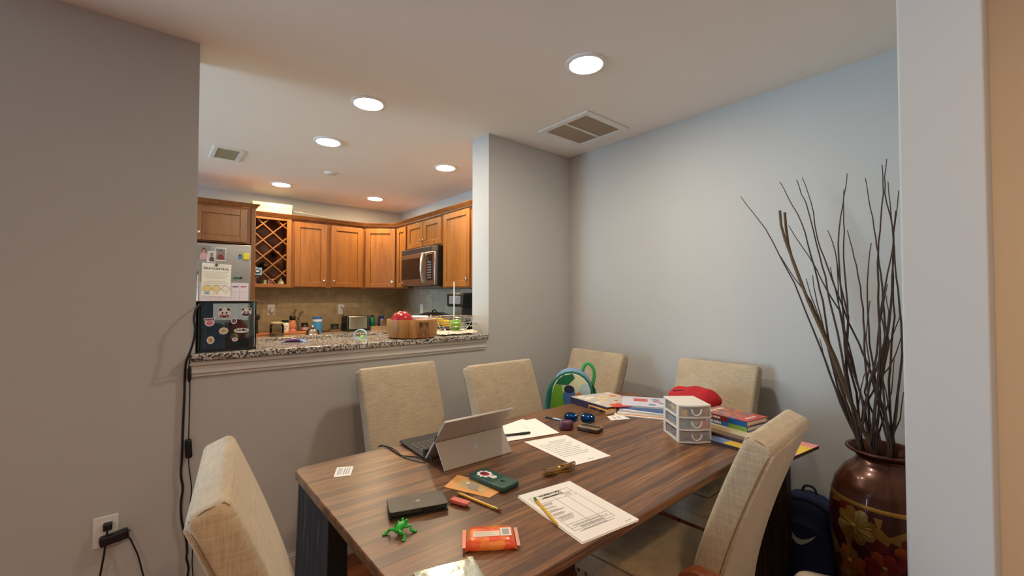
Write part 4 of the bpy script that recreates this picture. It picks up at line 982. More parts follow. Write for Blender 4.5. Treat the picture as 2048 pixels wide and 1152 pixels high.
# tablet with kickstand
t = thing('tablet_computer', 'silver tablet on its kickstand with black keyboard cover', 'tablet', (.895, 1.29, TZ), R(-1.5))
SILV = mat((176, 166, 156), .38, .25, var=.02, name='tablet_silver')
tl = math.atan2(.14, .163)       # recline of the screen
rotm = (tl, 0, 0)
sc = out('screen_body', M().prism(rrect(-.145, .145, -.0045, .0045, .003), 0, .208), SILV, t, (0, .072, .006), rotm, bevel=.002)
dsp = out('display', M().box(-.138, .138, .0046, .0054, .008, .200), mat((12, 12, 16), .1), sc)
out('camera_dot', M().tube([(0, -.0045, .197), (0, -.0052, .197)], .0028, 10), BLACK, sc)
out('side_ports', M().box(-.1458, -.1448, -.002, .002, .10, .135), BLACK, sc)
kp0 = Vector((0, .072, .006)) + Matrix.Rotation(tl, 3, 'X') @ Vector((0, -.006, .100))
ky, kz = kp0.y, kp0.z; fy_ = -.060
d = Vector((0, fy_-ky, .001-kz)); L_ = d.length; ka = math.atan2(d.y, -d.z)
ks = out('kickstand', M().prism(rrect(-.143, .143, -.0015, .0015, .001), -L_, 0), SILV, t, (0, ky, kz), (ka, 0, 0), bevel=.001)
b = M()
for x in (-.0095, .0005):
    for z in (-.0095, .0005): b.box(x, x+.009, -.0021, -.0015, z-.045, z-.036)
out('emblem', b, mat((206, 206, 208), .2, .8, var=.01), ks)
kb = out('keyboard_cover', M().prism(rrect(-.146, .146, .078, .292, .008), .0, .005), BLACKM, t, (0, 0, .0012), (R(1.2), 0, 0))
b = M()
for r_ in range(5):
    for c_ in range(13): b.box(-.128+c_*.0198, -.1115+c_*.0198, .130+r_*.0195, .1465+r_*.0195, .0048, .0064)
out('keys', b, mat((44, 44, 46), .5), kb, bevel=.0008)
out('hinge_flap', M().box(-.144, .144, 0, .014, -.030, .0), BLACKM, t, (0, .079, .034), (R(-8), 0, 0), bevel=.001)
pl = [at(x, y, 'z', TZ+.004) for x, y in ((757, 893), (770, 891), (784, 899), (797, 909), (812, 913), (840, 914))]
pl += [Vector((.750, 1.300, TZ+.006)), Vector((.749, 1.275, TZ+.060))]
pl[0] = at(757, 893, 'z', TZ+.004)
far = [Vector((.72, 1.62, TZ-.02)), Vector((.70, 1.60, TZ+.003))]
t = thing('charging_cable', 'black charging cable looping on the table left of the tablet', 'cable', (0, 0, 0))
out('cable', M().tube(wob(pl[:-1]+[Vector((.747, 1.325, TZ+.030))]), .0024), BLACK, t)
p = at(757, 893, 'z', TZ+.004)
out('cable_tail', M().tube(wob([p, at(764, 889, 'z', TZ+.006), at(790, 897, 'z', TZ+.006), at(806, 915, 'z', TZ+.003), at(850, 925, 'z', TZ+.003)]), .0022), BLACK, t)

# papers
t, loc, o = flat('homework_packet', 'white HOMEWORK ASSIGNMENTS packet overhanging the near table edge', 'paper', [(1036, 993), (1139, 963), (1278, 1040), (1165, 1086)], PAPER, th=.0022)
out('lower_sheet', M().loft([[(p.x*1.0-.004, p.y*1.0-.003, -.0004) for p in loc], [(p.x-.004, p.y-.003, .0001) for p in loc]]), mat((226, 222, 216), .8, var=.02), t, flat=True)
b = M(); Z = .0023
for v in (.20, .275, .72, .735+.055, .83): stripq(b, loc, .08, .80, v, v+.003, Z)
for u in (.08, .42, .62, .80): stripq(b, loc, u, u+.004, .12 if u in (.08, .80) else .20, .83, Z)
stripq(b, loc, .08, .80, .12, .123, Z)
out('table_rules', b, mat((120, 118, 118), .8), t)
b = M()
random.seed(5)
for v in (.30, .315, .33, .37, .39, .43, .445, .46, .50, .515, .53, .57, .585, .60, .62, .64): stripq(b, loc, .44-.34 if v > .36 else .10, .38-random.uniform(0, .12), v, v+.006, Z)
for v in (.75, .765, .80, .812, .85, .862): stripq(b, loc, .14+random.uniform(0, .1), .70+random.uniform(-.1, .06), v, v+.006, Z)
for v in (.215, .232, .248): stripq(b, loc, .64, .74, v, v+.005, Z)
stripq(b, loc, .80, .92, .955, .960, Z)
out('text_lines', b, INKL, t)
for i, tx in enumerate(('HOMEWORK', 'ASSIGNMENTS')):
    p = q2(loc, .44, .140+.052*i); text(tx, .0118, INK, t, (p.x, p.y, Z), (0, 0, 0), bold=.0004, sx=1.1 if i == 0 else .95)
t, loc, o = flat('printed_sheet', 'white printed sheet with text lines at the middle of the table', 'paper', [(1048, 884), (1131, 870), (1221, 912), (1149, 931)], PAPER)
b = M()
for i, v in enumerate((.16, .20, .24, .30, .36, .42, .48, .54, .60, .66, .72)): stripq(b, loc, .10+(.3 if i in (0, 1) else 0), .84-.06*(i % 3), v+.0, v+.007, .0009)
stripq(b, loc, .45, .6, .93, .94, .0009)
out('text_lines', b, INKL, t)
flat('blank_sheet', 'lower of two blank white sheets beside the tablet', 'paper', [(1005, 852), (1045, 838), (1104, 861), (1012, 884)], PAPER)
t, loc, o = flat('blank_sheet', 'upper of two blank white sheets beside the tablet, under the black pen', 'paper', [(1010, 850), (1070, 837), (1119, 866), (1020, 882)], mat((238, 234, 226), .8, var=.01), z=TZ+.0018)
b = M(); stripq(b, loc, .50, .503, .2, .55, .0009); out('pencil_line', b, INKL, t)
def pen(name, label, p0, p1, segs, z, cat='pen', n=12):      # segs: (t0, t1, r0, r1, material, part name)
    a, c = at(*p0, 'z', z), at(*p1, 'z', z); d = c-a; L = d.length; an = math.atan2(d.y, d.x)
    t = thing(name, label, cat, (a.x, a.y, z), an)
    for t0, t1, r0, r1, m, nm in segs: out(nm, M().tube([(L*t0, 0, 0), (L*t1, 0, 0)], [r0, r1], n), m, t)
    return t
YEL = mat((224, 176, 30), .4, var=.04, name='pencil_yellow')
pen('ballpoint_pen', 'black pen lying on the blank sheets right of the tablet', (1008, 871), (1061, 865), [(0, .62, .0045, .0045, BLACK, 'barrel'), (.62, .97, .0055, .005, mat((30, 30, 36), .3), 'cap'), (.97, 1, .004, .002, BLACK, 'tip')], TZ+.008)
pen('ballpoint_pen', 'silver and black ballpoint pen near the far table edge', (1088, 833), (1137, 843), [(0, .07, .001, .003, CHROME, 'tip'), (.07, .38, .0048, .0048, BLACK, 'grip'), (.38, .85, .0048, .0048, mat((150, 152, 166), .3, .3), 'barrel'), (.85, 1, .0048, .004, BLACK, 'cap')], TZ+.0056)
for lbl_, p0, p1, z in (('yellow pencil with worn tip lying on the homework packet', (1069, 996), (1117, 1052), TZ+.0066), ('yellow pencil lying partly on the orange photo card', (1001, 1021), (914, 985), TZ+.0048)):
    pen('pencil', lbl_, p0, p1, [(0, .06, .0036, .0036, mat((90, 120, 60) if 'homework' in lbl_ else (150, 60, 40), .7), 'eraser_tip'), (.06, .13, .0039, .0039, mat((120, 150, 70), .35, .6), 'ferrule'), (.13, .92, .0037, .0037, YEL, 'barrel'), (.92, .985, .0037, .0012, mat((206, 160, 110), .7), 'sharpened_wood'), (.985, 1, .0012, .0003, INK, 'lead')], z, 'pencil', 6)
t, loc, o = flat('punch_card', 'small white card with rows of print at the left of the table', 'card', [(674, 935), (707, 933), (701, 951), (667, 955)], PAPER)
b = M()
for j in range(6):
    stripq(b, loc, .12, .40, .18+j*.11, .21+j*.11, .0009)
    for k in range(3): stripq(b, loc, .5+k*.14, .58+k*.14, .15+j*.12, .21+j*.12, .0009)
out('printed_rows', b, mat((120, 120, 140), .8), t)
t, loc, o = flat('photo_card', 'orange framed photo card beside the green phone case', 'card', [(888, 974), (915, 950), (1014, 975), (979, 996)], mat((224, 160, 92), .7, var=.02))
b = M(); stripq(b, loc, .22, .80, .18, .78, .0009); out('picture', b, cells('photo_print', [(150, 96, 70), (196, 160, 110), (216, 190, 130), (110, 80, 84), (186, 176, 160)], 26, .4, smooth=True), t)
b = M(); p = q2(loc, .62, .34); b.loft([[(p.x+x, p.y+y, .0012) for x, y in circ(0, 0, .006)], [(p.x+x, p.y+y, .0014) for x, y in circ(0, 0, .006)]]); out('eye_spot', b, mat((240, 236, 228), .5), t)
t, loc, o = flat('striped_note', 'small black and white patterned note under the orange photo card', 'paper', [(985, 985), (998, 975), (1006, 979), (989, 990)], PAPER, z=TZ+.0001, th=.0004)
b = M()
for j in range(5): stripq(b, loc, .05, .95, .1+j*.18, .18+j*.18, .0005)
out('pattern', b, INK, t)
# green phone case
a = at(938, 948, 'z', TZ+.012); c = at(1010, 978, 'z', TZ+.012); e = at(966, 938, 'z', TZ+.012)
an = math.atan2(c.y-a.y, c.x-a.x); cen = (c+e)/2
PL, PW = (c-a).length/2*.98, .037
t = thing('phone', 'phone in a dark green case with round sticker, face down', 'phone', (cen.x, cen.y, TZ+.0022), an)
GR = mat((28, 74, 62), .45, var=.05, name='green_case')
out('case', M().prism(rrect(-PL, PL, -PW, PW, .010), 0, .014), GR, t, bevel=.004, seg=3)
def disc(cx, cy, r1, r2, z0, z1): return M().prism(circ(cx, cy, r1, r2, 24), z0, z1)
o = out('sticker', disc(-PL*.48, -.002, .024, .017, .014, .0146), PAPER, t)
b = M()
for k in range(9): a_ = k*2*PI/9; b.prism(circ(-PL*.48+.022*math.cos(a_), -.002+.018*math.sin(a_), .006, .006, 10), .014, .0145)
out('sticker_bubbles', b, PAPER, t)
out('sticker_print', disc(-PL*.48, -.002, .018, .013, .0146, .015), mat((170, 40, 50), .4), t); out('sticker_print', M().prism([(-PL*.48-.012, -.002), (-PL*.48+.006, .009), (-PL*.48+.0, -.010), (-PL*.48-.010, -.010)], .015, .0153), mat((40, 40, 80), .4), t)
out('emblem', disc(-.0, .001, .0105, .0105, .014, .0150), mat((226, 220, 206), .4), t)
b = M(); b.tube([(PL*.44, -.004, .0142), (PL*.50, .004, .0142), (PL*.56, -.001, .0142), (PL*.62, .006, .0142)], .0014, 5); b.tube([(PL*.50, -.008, .0142), (PL*.53, .000, .0142), (PL*.60, -.006, .0142)], .0014, 5); out('brush_mark', b, INK, t)
# black eyeglass/pencil case
a, c_, e_, g_ = [at(x, y, 'z', TZ+.02) for x, y in ((770, 998), (884, 979), (898, 1000), (780, 1032))]
cen = (a+c_+e_+g_)/4; an = math.atan2(c_.y-a.y, c_.x-a.x)
t = thing('black_case', 'worn black rectangular phone wallet case', 'case', (cen.x, cen.y, TZ+.0005), an)
WORN = mat((44, 40, 35), .4, var=.95, scale=40, bump=.3, name='worn_leather')
out('body', M().box(-.074, .074, -.040, .040, .003, .016), mat((30, 38, 28), .5, var=.6, scale=50), t, bevel=.004)
out('upper_cover', M().prism(rrect(-.078, .078, -.043, .043, .008), .016, .0195), WORN, t, bevel=.0015)
out('lower_cover', M().prism(rrect(-.078, .078, -.043, .043, .008), 0, .003), WORN, t)
out('magnet_clasp', M().box(.008, .045, -.0445, -.036, .003, .020), BLACK, t, bevel=.001)
b = M(); b.prism([(-.006, -.004), (.004, -.006), (.010, .0), (.006, .007), (-.003, .006)], .0195, .0198); out('worn_spot', b, mat((130, 132, 130), .5), t)
# eraser
t = thing('eraser', 'small pink rubber eraser beside the black case', 'eraser', (.665, 1.012, TZ+.0005), math.atan2(-.053, .022))
b = M(); b.loft([[(x, y, z) for x, z in ((-.030, .003), (.024, .003), (.030, .008), (.030, .012), (-.024, .014), (-.030, .010))] for y in (-.010, .010)]); out('body', b, mat((214, 112, 98), .7, var=.05), t, bevel=.003, seg=3)
# frog
t = thing('toy_frog', 'small bright green plastic jumping frog', 'toy', (.474, .985, TZ+.0005), R(25))
FG = mat((38, 176, 56), .35, var=.05, name='frog_green')
b = M(); b.tube([(-.018, 0, .010), (-.008, 0, .013), (.004, 0, .015), (.016, 0, .016), (.024, 0, .014)], [.004, .009, .010, .009, .004], 12); out('body', b, FG, t, sub=1)
out('eyes', M().ell((.018, .006, .023), (.004, .004, .004), 10, 6).ell((.018, -.006, .023), (.004, .004, .004), 10, 6), FG, t)
for sx, sy in ((1, 1), (1, -1), (-1, 1), (-1, -1)):
    b = M(); b.tube([(sx*.010, sy*.006, .012), (sx*.018, sy*.018, .014), (sx*.012, sy*.024, .006), (sx*.020, sy*.028, .002)], [.0045, .0035, .003, .004], 8); b.ell((sx*.022, sy*.029, .002), (.006, .005, .002), 8, 6); out('leg', b, FG, t)
# wipes pack
a, c_, e_, g_ = [at(x, y, 'z', TZ+.012) for x, y in ((932, 1058), (1030, 1053), (1036, 1100), (929, 1102))]
cen = (a+c_+e_+g_)/4; an = math.atan2(c_.y-a.y, c_.x-a.x)
t = thing('wipes_pack', 'orange plastic wipes packet with barcode label', 'packet', (cen.x+.004, cen.y+.006, TZ+.0005), an)
FRUIT = cells('fruit_print', [(236, 92, 34), (244, 120, 40), (232, 70, 36), (250, 150, 60), (226, 60, 34), (240, 104, 40), (176, 176, 60), (236, 84, 34)], 38, .3, smooth=True, coat=.4)
b = M(); rings = []
for i in range(13):
    u = i/12; x = -.060+.120*u; s_ = min(1, min(u, 1-u)*9)**.5; hz = .010*s_+.0006; hy = .040*(.90+.10*s_) if 0 < i < 12 else .038
    rings.append([(x, hy*q, hz+hz*r_) for q, r_ in ((-1, -.2), (-.92, -.9), (0, -1), (.92, -.9), (1, -.2), (.90, .75), (.5, 1), (-.5, 1), (-.90, .75))])
b.loft(rings); out('pouch', b, FRUIT, t, ang=60)
o = out('barcode_label', M().box(.022, .048, -.016, .018, .0216, .0222), PAPER, t)
b = M()
for i in range(10): b.box(.027, .043, -.012+i*.0026, -.012+i*.0026+(.0016 if i % 3 else .0008), .02225, .0223)
out('bars', b, mat((90, 90, 92), .6), o)
o = out('ingredients_label', M().box(-.040, .020, -.016, .006, .0216, .0222), mat((238, 220, 200), .6), t)
b = M()
for i in range(5): b.box(-.037, .015-.01*(i % 3), -.012+i*.0034, -.0112+i*.0034, .02225, .0223)
out('text_lines', b, INKL, o)
out('crimped_end', M().box(.058, .066, -.038, .038, .009, .0105), mat((226, 170, 150), .3), t); out('crimped_end', M().box(-.066, -.058, -.038, .038, .009, .0105), mat((226, 120, 100), .3), t)
# silver packet at the lower edge
t, loc, o = flat('foil_packet', 'pale silver-green glossy packet cropped by the bottom edge', 'packet', [(826, 1150), (943, 1120), (966, 1160), (850, 1200)], mat((172, 182, 172), .16, .25, var=.12, scale=50, bump=.35, bscale=50, coat=.5), th=.005)
b = M()
for i in range(12): p = q2(loc, 1.0, i/11); b.prism(circ(p.x-.002, p.y, .006, .006, 8), .0005, .0048)
out('crimped_edge', b, mat((176, 188, 172), .2, .5), t)
# gold sunglasses
def glasses(name, label, loc, rot, lens, frame, s=1, gap=.009, wid=.027, arms='folded', temple=None, lift=0):
    t = thing(name, label, 'sunglasses', loc, tilt=rot)
    b = M()
    for s_ in (-1, 1):
        cx = s_*(gap+wid); b.tube([(cx+wid*1.0*math.copysign(abs(math.cos(a))**.8, math.cos(a)), -.004*abs(math.cos(a)), .022+.021*math.copysign(abs(math.sin(a))**.8, math.sin(a))) for a in [2*PI*i/24 for i in range(24)]], .0017*s, 6, loop=True)
    b.tube([(-gap-.001, 0, .028), (0, -.001, .032), (gap+.001, 0, .028)], .0018, 6)
    out('frame_front', b, frame, t)
    for s_ in (-1, 1):
        cx = s_*(gap+wid); b = M(); rings = []
        for k, q in enumerate((1.0, .66, .33, .02)):
            rings.append([(cx+q*wid*math.copysign(abs(math.cos(a))**.8, math.cos(a)), -.004-.0035*(1-q*q)+.004*(1-abs(math.cos(a))*q), .022+q*.021*math.copysign(abs(math.sin(a))**.8, math.sin(a))) for a in [2*PI*i/24 for i in range(24)]])
        b.loft(rings, cap=False); out('lens', b, lens, t)
    W_ = gap+2*wid
    for s_ in (-1, 1):
        b = M()
        if arms == 'folded': b.tube([(s_*W_, 0, .030), (s_*(W_-.002), .008+.003*s_, .030), (-s_*W_*.55, .014+.003*s_, .026), (-s_*W_*.9, .015+.003*s_, .016)], [.002, .0022, .002, .0016], 6)
        else: b.tube([(s_*W_, 0, .030), (s_*(W_+.001), .05, .030), (s_*(W_-.003), .10, .028), (s_*(W_-.006), .125, .014)], [.003, .0026, .0024, .003], 6)
        out('temple', b, temple or frame, t)
    return t
GOLD = mat((186, 140, 44), .25, .9, var=.05, name='gold_metal')
g = glasses('sunglasses', 'gold-rimmed brown aviator sunglasses lying on the table', (1.045, 1.012, TZ+.0065), (R(-68), 0, math.atan2(.994-1.017, 1.11-.968)+R(2)+PI), mat((84, 48, 26), .12, .2, coat=.5), GOLD)
g = glasses('sunglasses', 'black sports sunglasses with blue mirrored lenses', (1.505, 1.305, TZ+.003), (R(-12), 0, R(-52)), mat((10, 96, 170), .08, .9, var=.5, scale=25, coat=1), BLACK, s=1.3, wid=.029, arms='open')
# glasses need their temples to touch the table: the black pair stands on lens rims and temple tips
t = thing('earbud_case', 'rounded plum earbud charging case', 'case', (1.395, 1.285, TZ), R(-42))
b = M(); n_ = 24
def sup(z, k): return [(math.copysign(abs(math.cos(2*PI*i/n_))**.6, math.cos(2*PI*i/n_))*.031*k, math.copysign(abs(math.sin(2*PI*i/n_))**.7, math.sin(2*PI*i/n_))*.022*k, z) for i in range(n_)]
PLUM = mat((84, 40, 62), .35, var=.04, name='plum_plastic')
b.loft([sup(.0005, .75), sup(.004, .93), sup(.010, 1), sup(.0225, 1)]); out('base', b, PLUM, t)
b = M(); b.loft([sup(.0235, 1), sup(.030, .99), sup(.036, .9), sup(.039, .7), sup(.040, .3)]); out('lid', b, PLUM, t)
out('seam', M().loft([sup(.0222, .975), sup(.0238, .975)]), INK, t)
t = thing('card_holder', 'small glittery bronze card wallet beside the plum case', 'wallet', (1.462, 1.207, TZ+.0005), math.atan2(1.143-1.264, 1.415-1.429)+R(20))
out('body', M().prism(rrect(-.050, .050, -.031, .031, .010), 0, .016), mat((66, 46, 36), .35, .4, var=.2), t, bevel=.004, seg=3)
out('glitter_side', M().prism(rrect(-.050, .050, -.031, -.006, .008), .016, .0175), mat((206, 170, 130), .25, .8, var=.6, scale=120, bump=.8, bscale=200), t)
out('edge_rim', M().tube([(x, y, .0165) for x, y in rrect(-.047, .047, -.028, .028, .009)], .0018, 6, loop=True), mat((220, 190, 150), .25, .8), t)
# crayon box
a, c_, e_ = [at(x, y, 'z', TZ+.022) for x, y in ((1181, 811), (1216, 823), (1226, 815))]
t = thing('card_game_box', 'small orange and black carton near the binder', 'box', (1.757, 1.372, TZ+.0005), math.atan2(1.299-1.426, 1.705-1.727)+PI/1.0)
out('carton', M().box(-.065, .065, -.034, .034, 0, .022), mat((226, 150, 50), .5, var=.05), t, bevel=.001)
out('side_print', M().box(-.060, .060, .034, .0346, .003, .018), cells('box_art', [(30, 28, 40), (60, 90, 120), (20, 18, 24), (90, 50, 40)], 60, .4), t)
out('side_print', M().box(-.060, .060, -.0346, -.034, .003, .018), cells('box_art', [(30, 28, 40), (60, 90, 120), (20, 18, 24), (90, 50, 40)], 60, .4), t)
out('top_print', M().box(-.050, .040, -.026, .026, .022, .0226), cells('box_art_top', [(60, 50, 50), (226, 150, 60), (90, 70, 60), (240, 180, 90)], 40, .4, smooth=True), t)
out('end_panel', M().box(-.0656, -.065, -.032, .032, .002, .020), mat((220, 200, 170), .5), t)
t, loc, o = flat('white_card', 'small white printed card in front of the paper stack', 'card', [(1214, 833), (1222, 841), (1261, 838), (1240, 829)], PAPER, th=.001)
b = M(); stripq(b, loc, .15, .85, .3, .35, .0011); stripq(b, loc, .3, .7, .55, .62, .0011); out('print', b, INKL, t)

# binder and paper stack (far right end of the table)
def slab(name, label, cat, cx, cy, w_, d_, z0, h, rot, cover, pages=None, group=None, extra=None):
    t = thing(name, label, cat, (cx, cy, z0), rot, group)
    if pages:
        out('pages', M().box(-w_/2+.004, w_/2-.004, -d_/2+.004, d_/2-.004, .0025, h-.0025), pages, t)
        out('front_cover', M().box(-w_/2, w_/2, -d_/2, d_/2, h-.0025, h), cover, t); out('back_cover', M().box(-w_/2, w_/2, -d_/2, d_/2, 0, .0025), cover, t)
        out('spine', M().box(-w_/2-.001, -w_/2+.0035, -d_/2, d_/2, 0, h), cover, t)
    else: out('sheet_stack', M().box(-w_/2, w_/2, -d_/2, d_/2, 0, h), cover, t)
    return t
PG = mat((226, 220, 206), .8, var=.08, scale=200)
bd_rot = R(62)
t = thing('ring_binder', 'white ring binder with food stickers on its cover', 'binder', (1.885, 1.435, TZ+.0005), R(-7))
bw, bh = .285, .27
out('back_cover', M().box(-bw/2, bw/2, -bh/2, bh/2, 0, .003), mat((60, 60, 84), .4), t)
out('pages', M().box(-bw/2+.012, bw/2-.012, -bh/2+.015, bh/2-.008, .003, .018), PG, t)
fc = out('front_cover', M().box(-bw/2, bw/2, -bh/2, bh/2, -.003, 0), mat((206, 196, 186), .3, var=.03), t, (0, 0, .030), (R(0), R(2), 0))
out('spine', M().box(-bw/2-.003, -bw/2, -bh/2, bh/2, 0, .034), mat((40, 40, 62), .4), t)
random.seed(11)
cols = [(232, 120, 40), (236, 196, 70), (214, 90, 60), (240, 232, 210), (226, 214, 190), (186, 120, 90), (200, 190, 130), (240, 236, 226), (180, 60, 50)]
sp_ = [(.08, .04, .030, 0), (-.01, .03, .026, 1), (-.055, -.02, .015, 1), (.01, -.05, .018, 5), (-.10, .05, .020, 7), (-.06, .07, .026, 3), (.05, .09, .020, 4), (-.11, -.04, .016, 3), (-.10, .10, .018, 7), (.10, -.06, .024, 2), (.055, -.10, .022, 6), (-.03, -.10, .014, 5), (.115, .11, .016, 7), (.0, .115, .013, 4), (-.075, -.09, .012, 6), (.115, .0, .014, 8)]
for i, (x, y, r_, ci) in enumerate(sp_):
    s1 = out('sticker', M().prism(circ(x, y, r_*1.08, r_*.98, 16), 0, .0005), mat((236, 230, 220), .4, var=.01), fc)
    out('sticker_print', M().prism(circ(x, y, r_*.85, r_*.75, 16), .0005, .0008), mat(cols[ci], .4, var=.15, scale=60), s1)
# loose papers, folders beside it (a pile in order from the bottom)
pile = [((236, 232, 224), .30, .215, .004, 28, 'lowest white paper pile in the stack left of the drawer unit'),
        ((226, 150, 50), .285, .200, .0012, 30, 'orange folder low in the stack left of the drawer unit'),
        ((238, 236, 230), .28, .205, .007, 31, 'thick white paper pile above the orange folder'),
        ((150, 140, 132), .27, .20, .0012, 26, 'grey photo print sheet in the stack of papers'),
        ((236, 232, 228), .24, .20, .006, 24, 'white papers under the blue workbook'),
        ((74, 100, 150), .25, .19, .005, 20, 'blue workbook in the stack of papers'),]
z = TZ+.0005
px_, py_ = 1.905, 1.205
for i, (c_, w_, d_, h_, rz, l) in enumerate(pile):
    t = slab('paper_stack' if c_[0] > 230 else 'folder', l, 'papers', px_+.005*i+random.uniform(-.004, .004), py_+.004*i, w_, d_, z, h_, R(-64+rz-26), mat(c_, .6, var=.04))
    z += h_+.0004
ztop = z
t = thing('activity_workbook', 'white workbook with red square and blue pictures atop the paper stack', 'book', (px_+.06, py_+.05, z), R(-56))
out('pages', M().box(-.115, .115, -.10, .10, 0, .008), PG, t); o = out('front_cover', M().box(-.117, .117, -.102, .102, .008, .0095), mat((214, 214, 226), .35, var=.03), t)
out('red_square', M().box(-.06, .01, .0, .06, .0095, .0099), mat((206, 92, 92), .4), o)
b = M()
for x, y, r_ in ((.05, .05, .022), (.08, -.02, .018), (.03, -.06, .02)): b.prism(circ(x, y, r_, r_*.7, 14), .0095, .0098)
out('blue_prints', b, mat((100, 120, 170), .4), o)
out('red_print', M().prism(circ(.055, .01, .022, .014, 12), .0095, .0099), mat((200, 84, 84), .4), o)
t = slab('folded_leaflet', 'red and orange folded leaflet tucked between binder and papers', 'leaflet', 1.802, 1.282, .11, .06, ztop+.001, .002, R(-30), mat((214, 70, 44), .45, var=.35, scale=18))
t.location = (1.822, 1.302, TZ+.032)
# red pouch
t = thing('red_pouch', 'soft bright red fabric pencil pouch behind the drawer unit', 'pouch', (2.085, 1.055, TZ+.0005), R(-66)); t.scale = (1, 1, 1.3)
b = M(); rings = []
for i in range(15):
    u = i/14; x = -.125+.25*u; e = max(.02, math.sin(PI*u))**.45; w_ = .062*e; h_ = (.056+.006*math.sin(7*u+2))*e*(1.08-.3*u)
    rings.append([(x, w_*math.cos(a)*(1+.05*math.sin(3*a+7*u)), max(.001, .052+h_*math.sin(a)*(1 if math.sin(a) > 0 else .9)+.004*math.sin(19*u+3*a)*max(0, math.sin(a))*e)) for a in [2*PI*j/20 for j in range(20)]])
b.loft(rings); out('fabric_body', b, mat((184, 20, 34), .75, var=.12, scale=8, bump=.3, bscale=60), t, sub=1)
out('zipper', M().tube([(-.10, -.03, .083), (-.05, -.035, .088), (.05, -.035, .080), (.10, -.03, .066)], .0025, 6), mat((120, 14, 24), .6), t)

# drawer unit
t = thing('drawer_unit', 'white plastic mini drawer unit with three see-through drawers', 'drawer unit', (1.600+.5*.13*.785+.5*.16*.62, .873-.5*.13*.62+.5*.16*.785, TZ+.0005), R(-38.3))
W2, D2, HT = .0655, .080, .150
CREAM = mat((226, 220, 212), .42, var=.02, name='drawer_frame_plastic')
top = [(-W2, D2), (-W2, -D2+.004)] + [(-W2+2*W2*i/8, -D2+.004-.010*math.sin(PI*i/8)) for i in range(1, 8)] + [(W2, -D2+.004), (W2, D2)]
out('top_panel', M().prism(top, HT-.008, HT), CREAM, t, bevel=.002)
b = M()
for s_ in (-1, 1):
    x0, x1 = (s_*W2, s_*(W2-.003)); x0, x1 = min(x0, x1), max(x0, x1)
    b.box(x0, x1, D2-.022, D2, 0, HT-.008); b.box(x0, x1, -D2+.005, -D2+.026, 0, HT-.008)
    for z in (0, .049, .096): b.box(x0, x1, -D2+.026, D2-.022, z, z+.009)
b.box(-W2, W2, -D2+.01, D2, 0, .002); b.box(-W2+.003, W2-.003, D2-.003, D2, .002, HT-.008)
for z in (.050, .098): b.box(-W2+.003, W2-.003, -D2+.006, D2-.003, z-.001, z+.001)
out('frame', b, CREAM, t)
conts = [((206, 176, 70), (60, 100, 140), (150, 110, 100)), ((50, 130, 150), (150, 160, 150), (206, 80, 120)), ((60, 36, 44), (140, 100, 56), (80, 60, 110))]
for k in range(3):
    z0 = .003+.0485*(2-k); z1 = z0+.044
    fr = [(-W2+.003, -D2+.006)] + [(-W2+.003+(2*W2-.006)*i/8, -D2+.002-.011*math.sin(PI*i/8)) for i in range(9)] + [(W2-.003, -D2+.006)]
    b = M(); b.loft([[(x, y, z0) for x, y in fr], [(x, y, z1) for x, y in fr]])
    for s_ in (-1, 1): b.box(*( (W2-.0055, W2-.004) if s_ > 0 else (-W2+.004, -W2+.0055)), -D2+.006, D2-.006, z0, z1-.006)
    b.box(-W2+.0055, W2-.0055, -D2+.006, D2-.006, z0, z0+.0012)
    dr = out('drawer', b, FROST, t)
    b = M(); b.tube([(.019*math.cos(a), -D2-.0125+.002*0, z1-.008+.024*math.sin(a)) for a in [PI+PI*i/12 for i in range(13)]], .0028, 8); out('handle', b, CREAM, dr)
    rail = out('drawer_lip', M().loft([[(x, y-.0008, z0-.001) for x, y in fr], [(x, y-.0008, z0+.004) for x, y in fr]]), CREAM, dr)
    random.seed(20+k)
    for j, c_ in enumerate(conts[k]):
        b = M(); x = -.040+.040*j
        for q in range(4): b.ell((x+random.uniform(-.006, .006), -.058+q*.034, z0+.014+random.uniform(0, .006)), (.015, .018, .012), 8, 6)
        b.box(x-.014, x+.014, -D2+.012, -D2+.03, z0+.0015, z0+.026+.004*j)
        nm = ['craft_pieces', 'ribbon_pieces', 'bead_pieces'][j]
        o = out(nm, b, mat(c_, .6, var=.3, scale=60), dr); o['kind'] = 'stuff'

# colourful board-game lid and books
t = thing('board_book', 'large colourful checked board book overhanging the near right table corner', 'book', (0, 0, 0))
A = Vector((1.682, .532, 0)); B_ = Vector((1.948, .500, 0)); Cc = Vector((1.985, .860, 0)); D_ = Vector((1.708, .890, 0))
t.location = (1.83, .69, TZ+.0005); c0_ = Vector((1.83, .69, 0)); qd = [A-c0_, B_-c0_, Cc-c0_, D_-c0_]
b = M(); b.loft([[(p.x, p.y, 0) for p in qd], [(p.x, p.y, .012) for p in qd]]); out('cover_board', b, mat((58, 40, 40), .5), t)
b = M(); palette = [(216, 60, 96), (240, 200, 30), (236, 150, 140), (232, 150, 176), (110, 92, 160), (130, 150, 200), (226, 190, 60), (214, 120, 90), (120, 160, 90)]
gm = [mat(c_, .4, var=.03) for c_ in palette]
lay = [[3, 3, 1, 1, 2], [1, 1, 1, 0, 2], [6, 5, 7, 1, 6], [5, 5, 6, 8, 4], [4, 5, 7, 6, 8]]
for v in range(5):
    for u in range(5):
        b.mat(lay[v][u]); stripq(b, [qd[0], qd[1], qd[2], qd[3]], u/5, (u+1)/5, v/5, (v+1)/5, .012, .0006)
out('checked_cover', b, gm, t, flat=True)
z = TZ+.0142
o = thing('dark_tray', 'flat dark wooden tray under the stack of comic books', 'tray', (1.90, .80, z), R(-6)); out('board', M().box(-.14, .14, -.13, .13, 0, .012), mat((60, 34, 28), .45), o, bevel=.002)
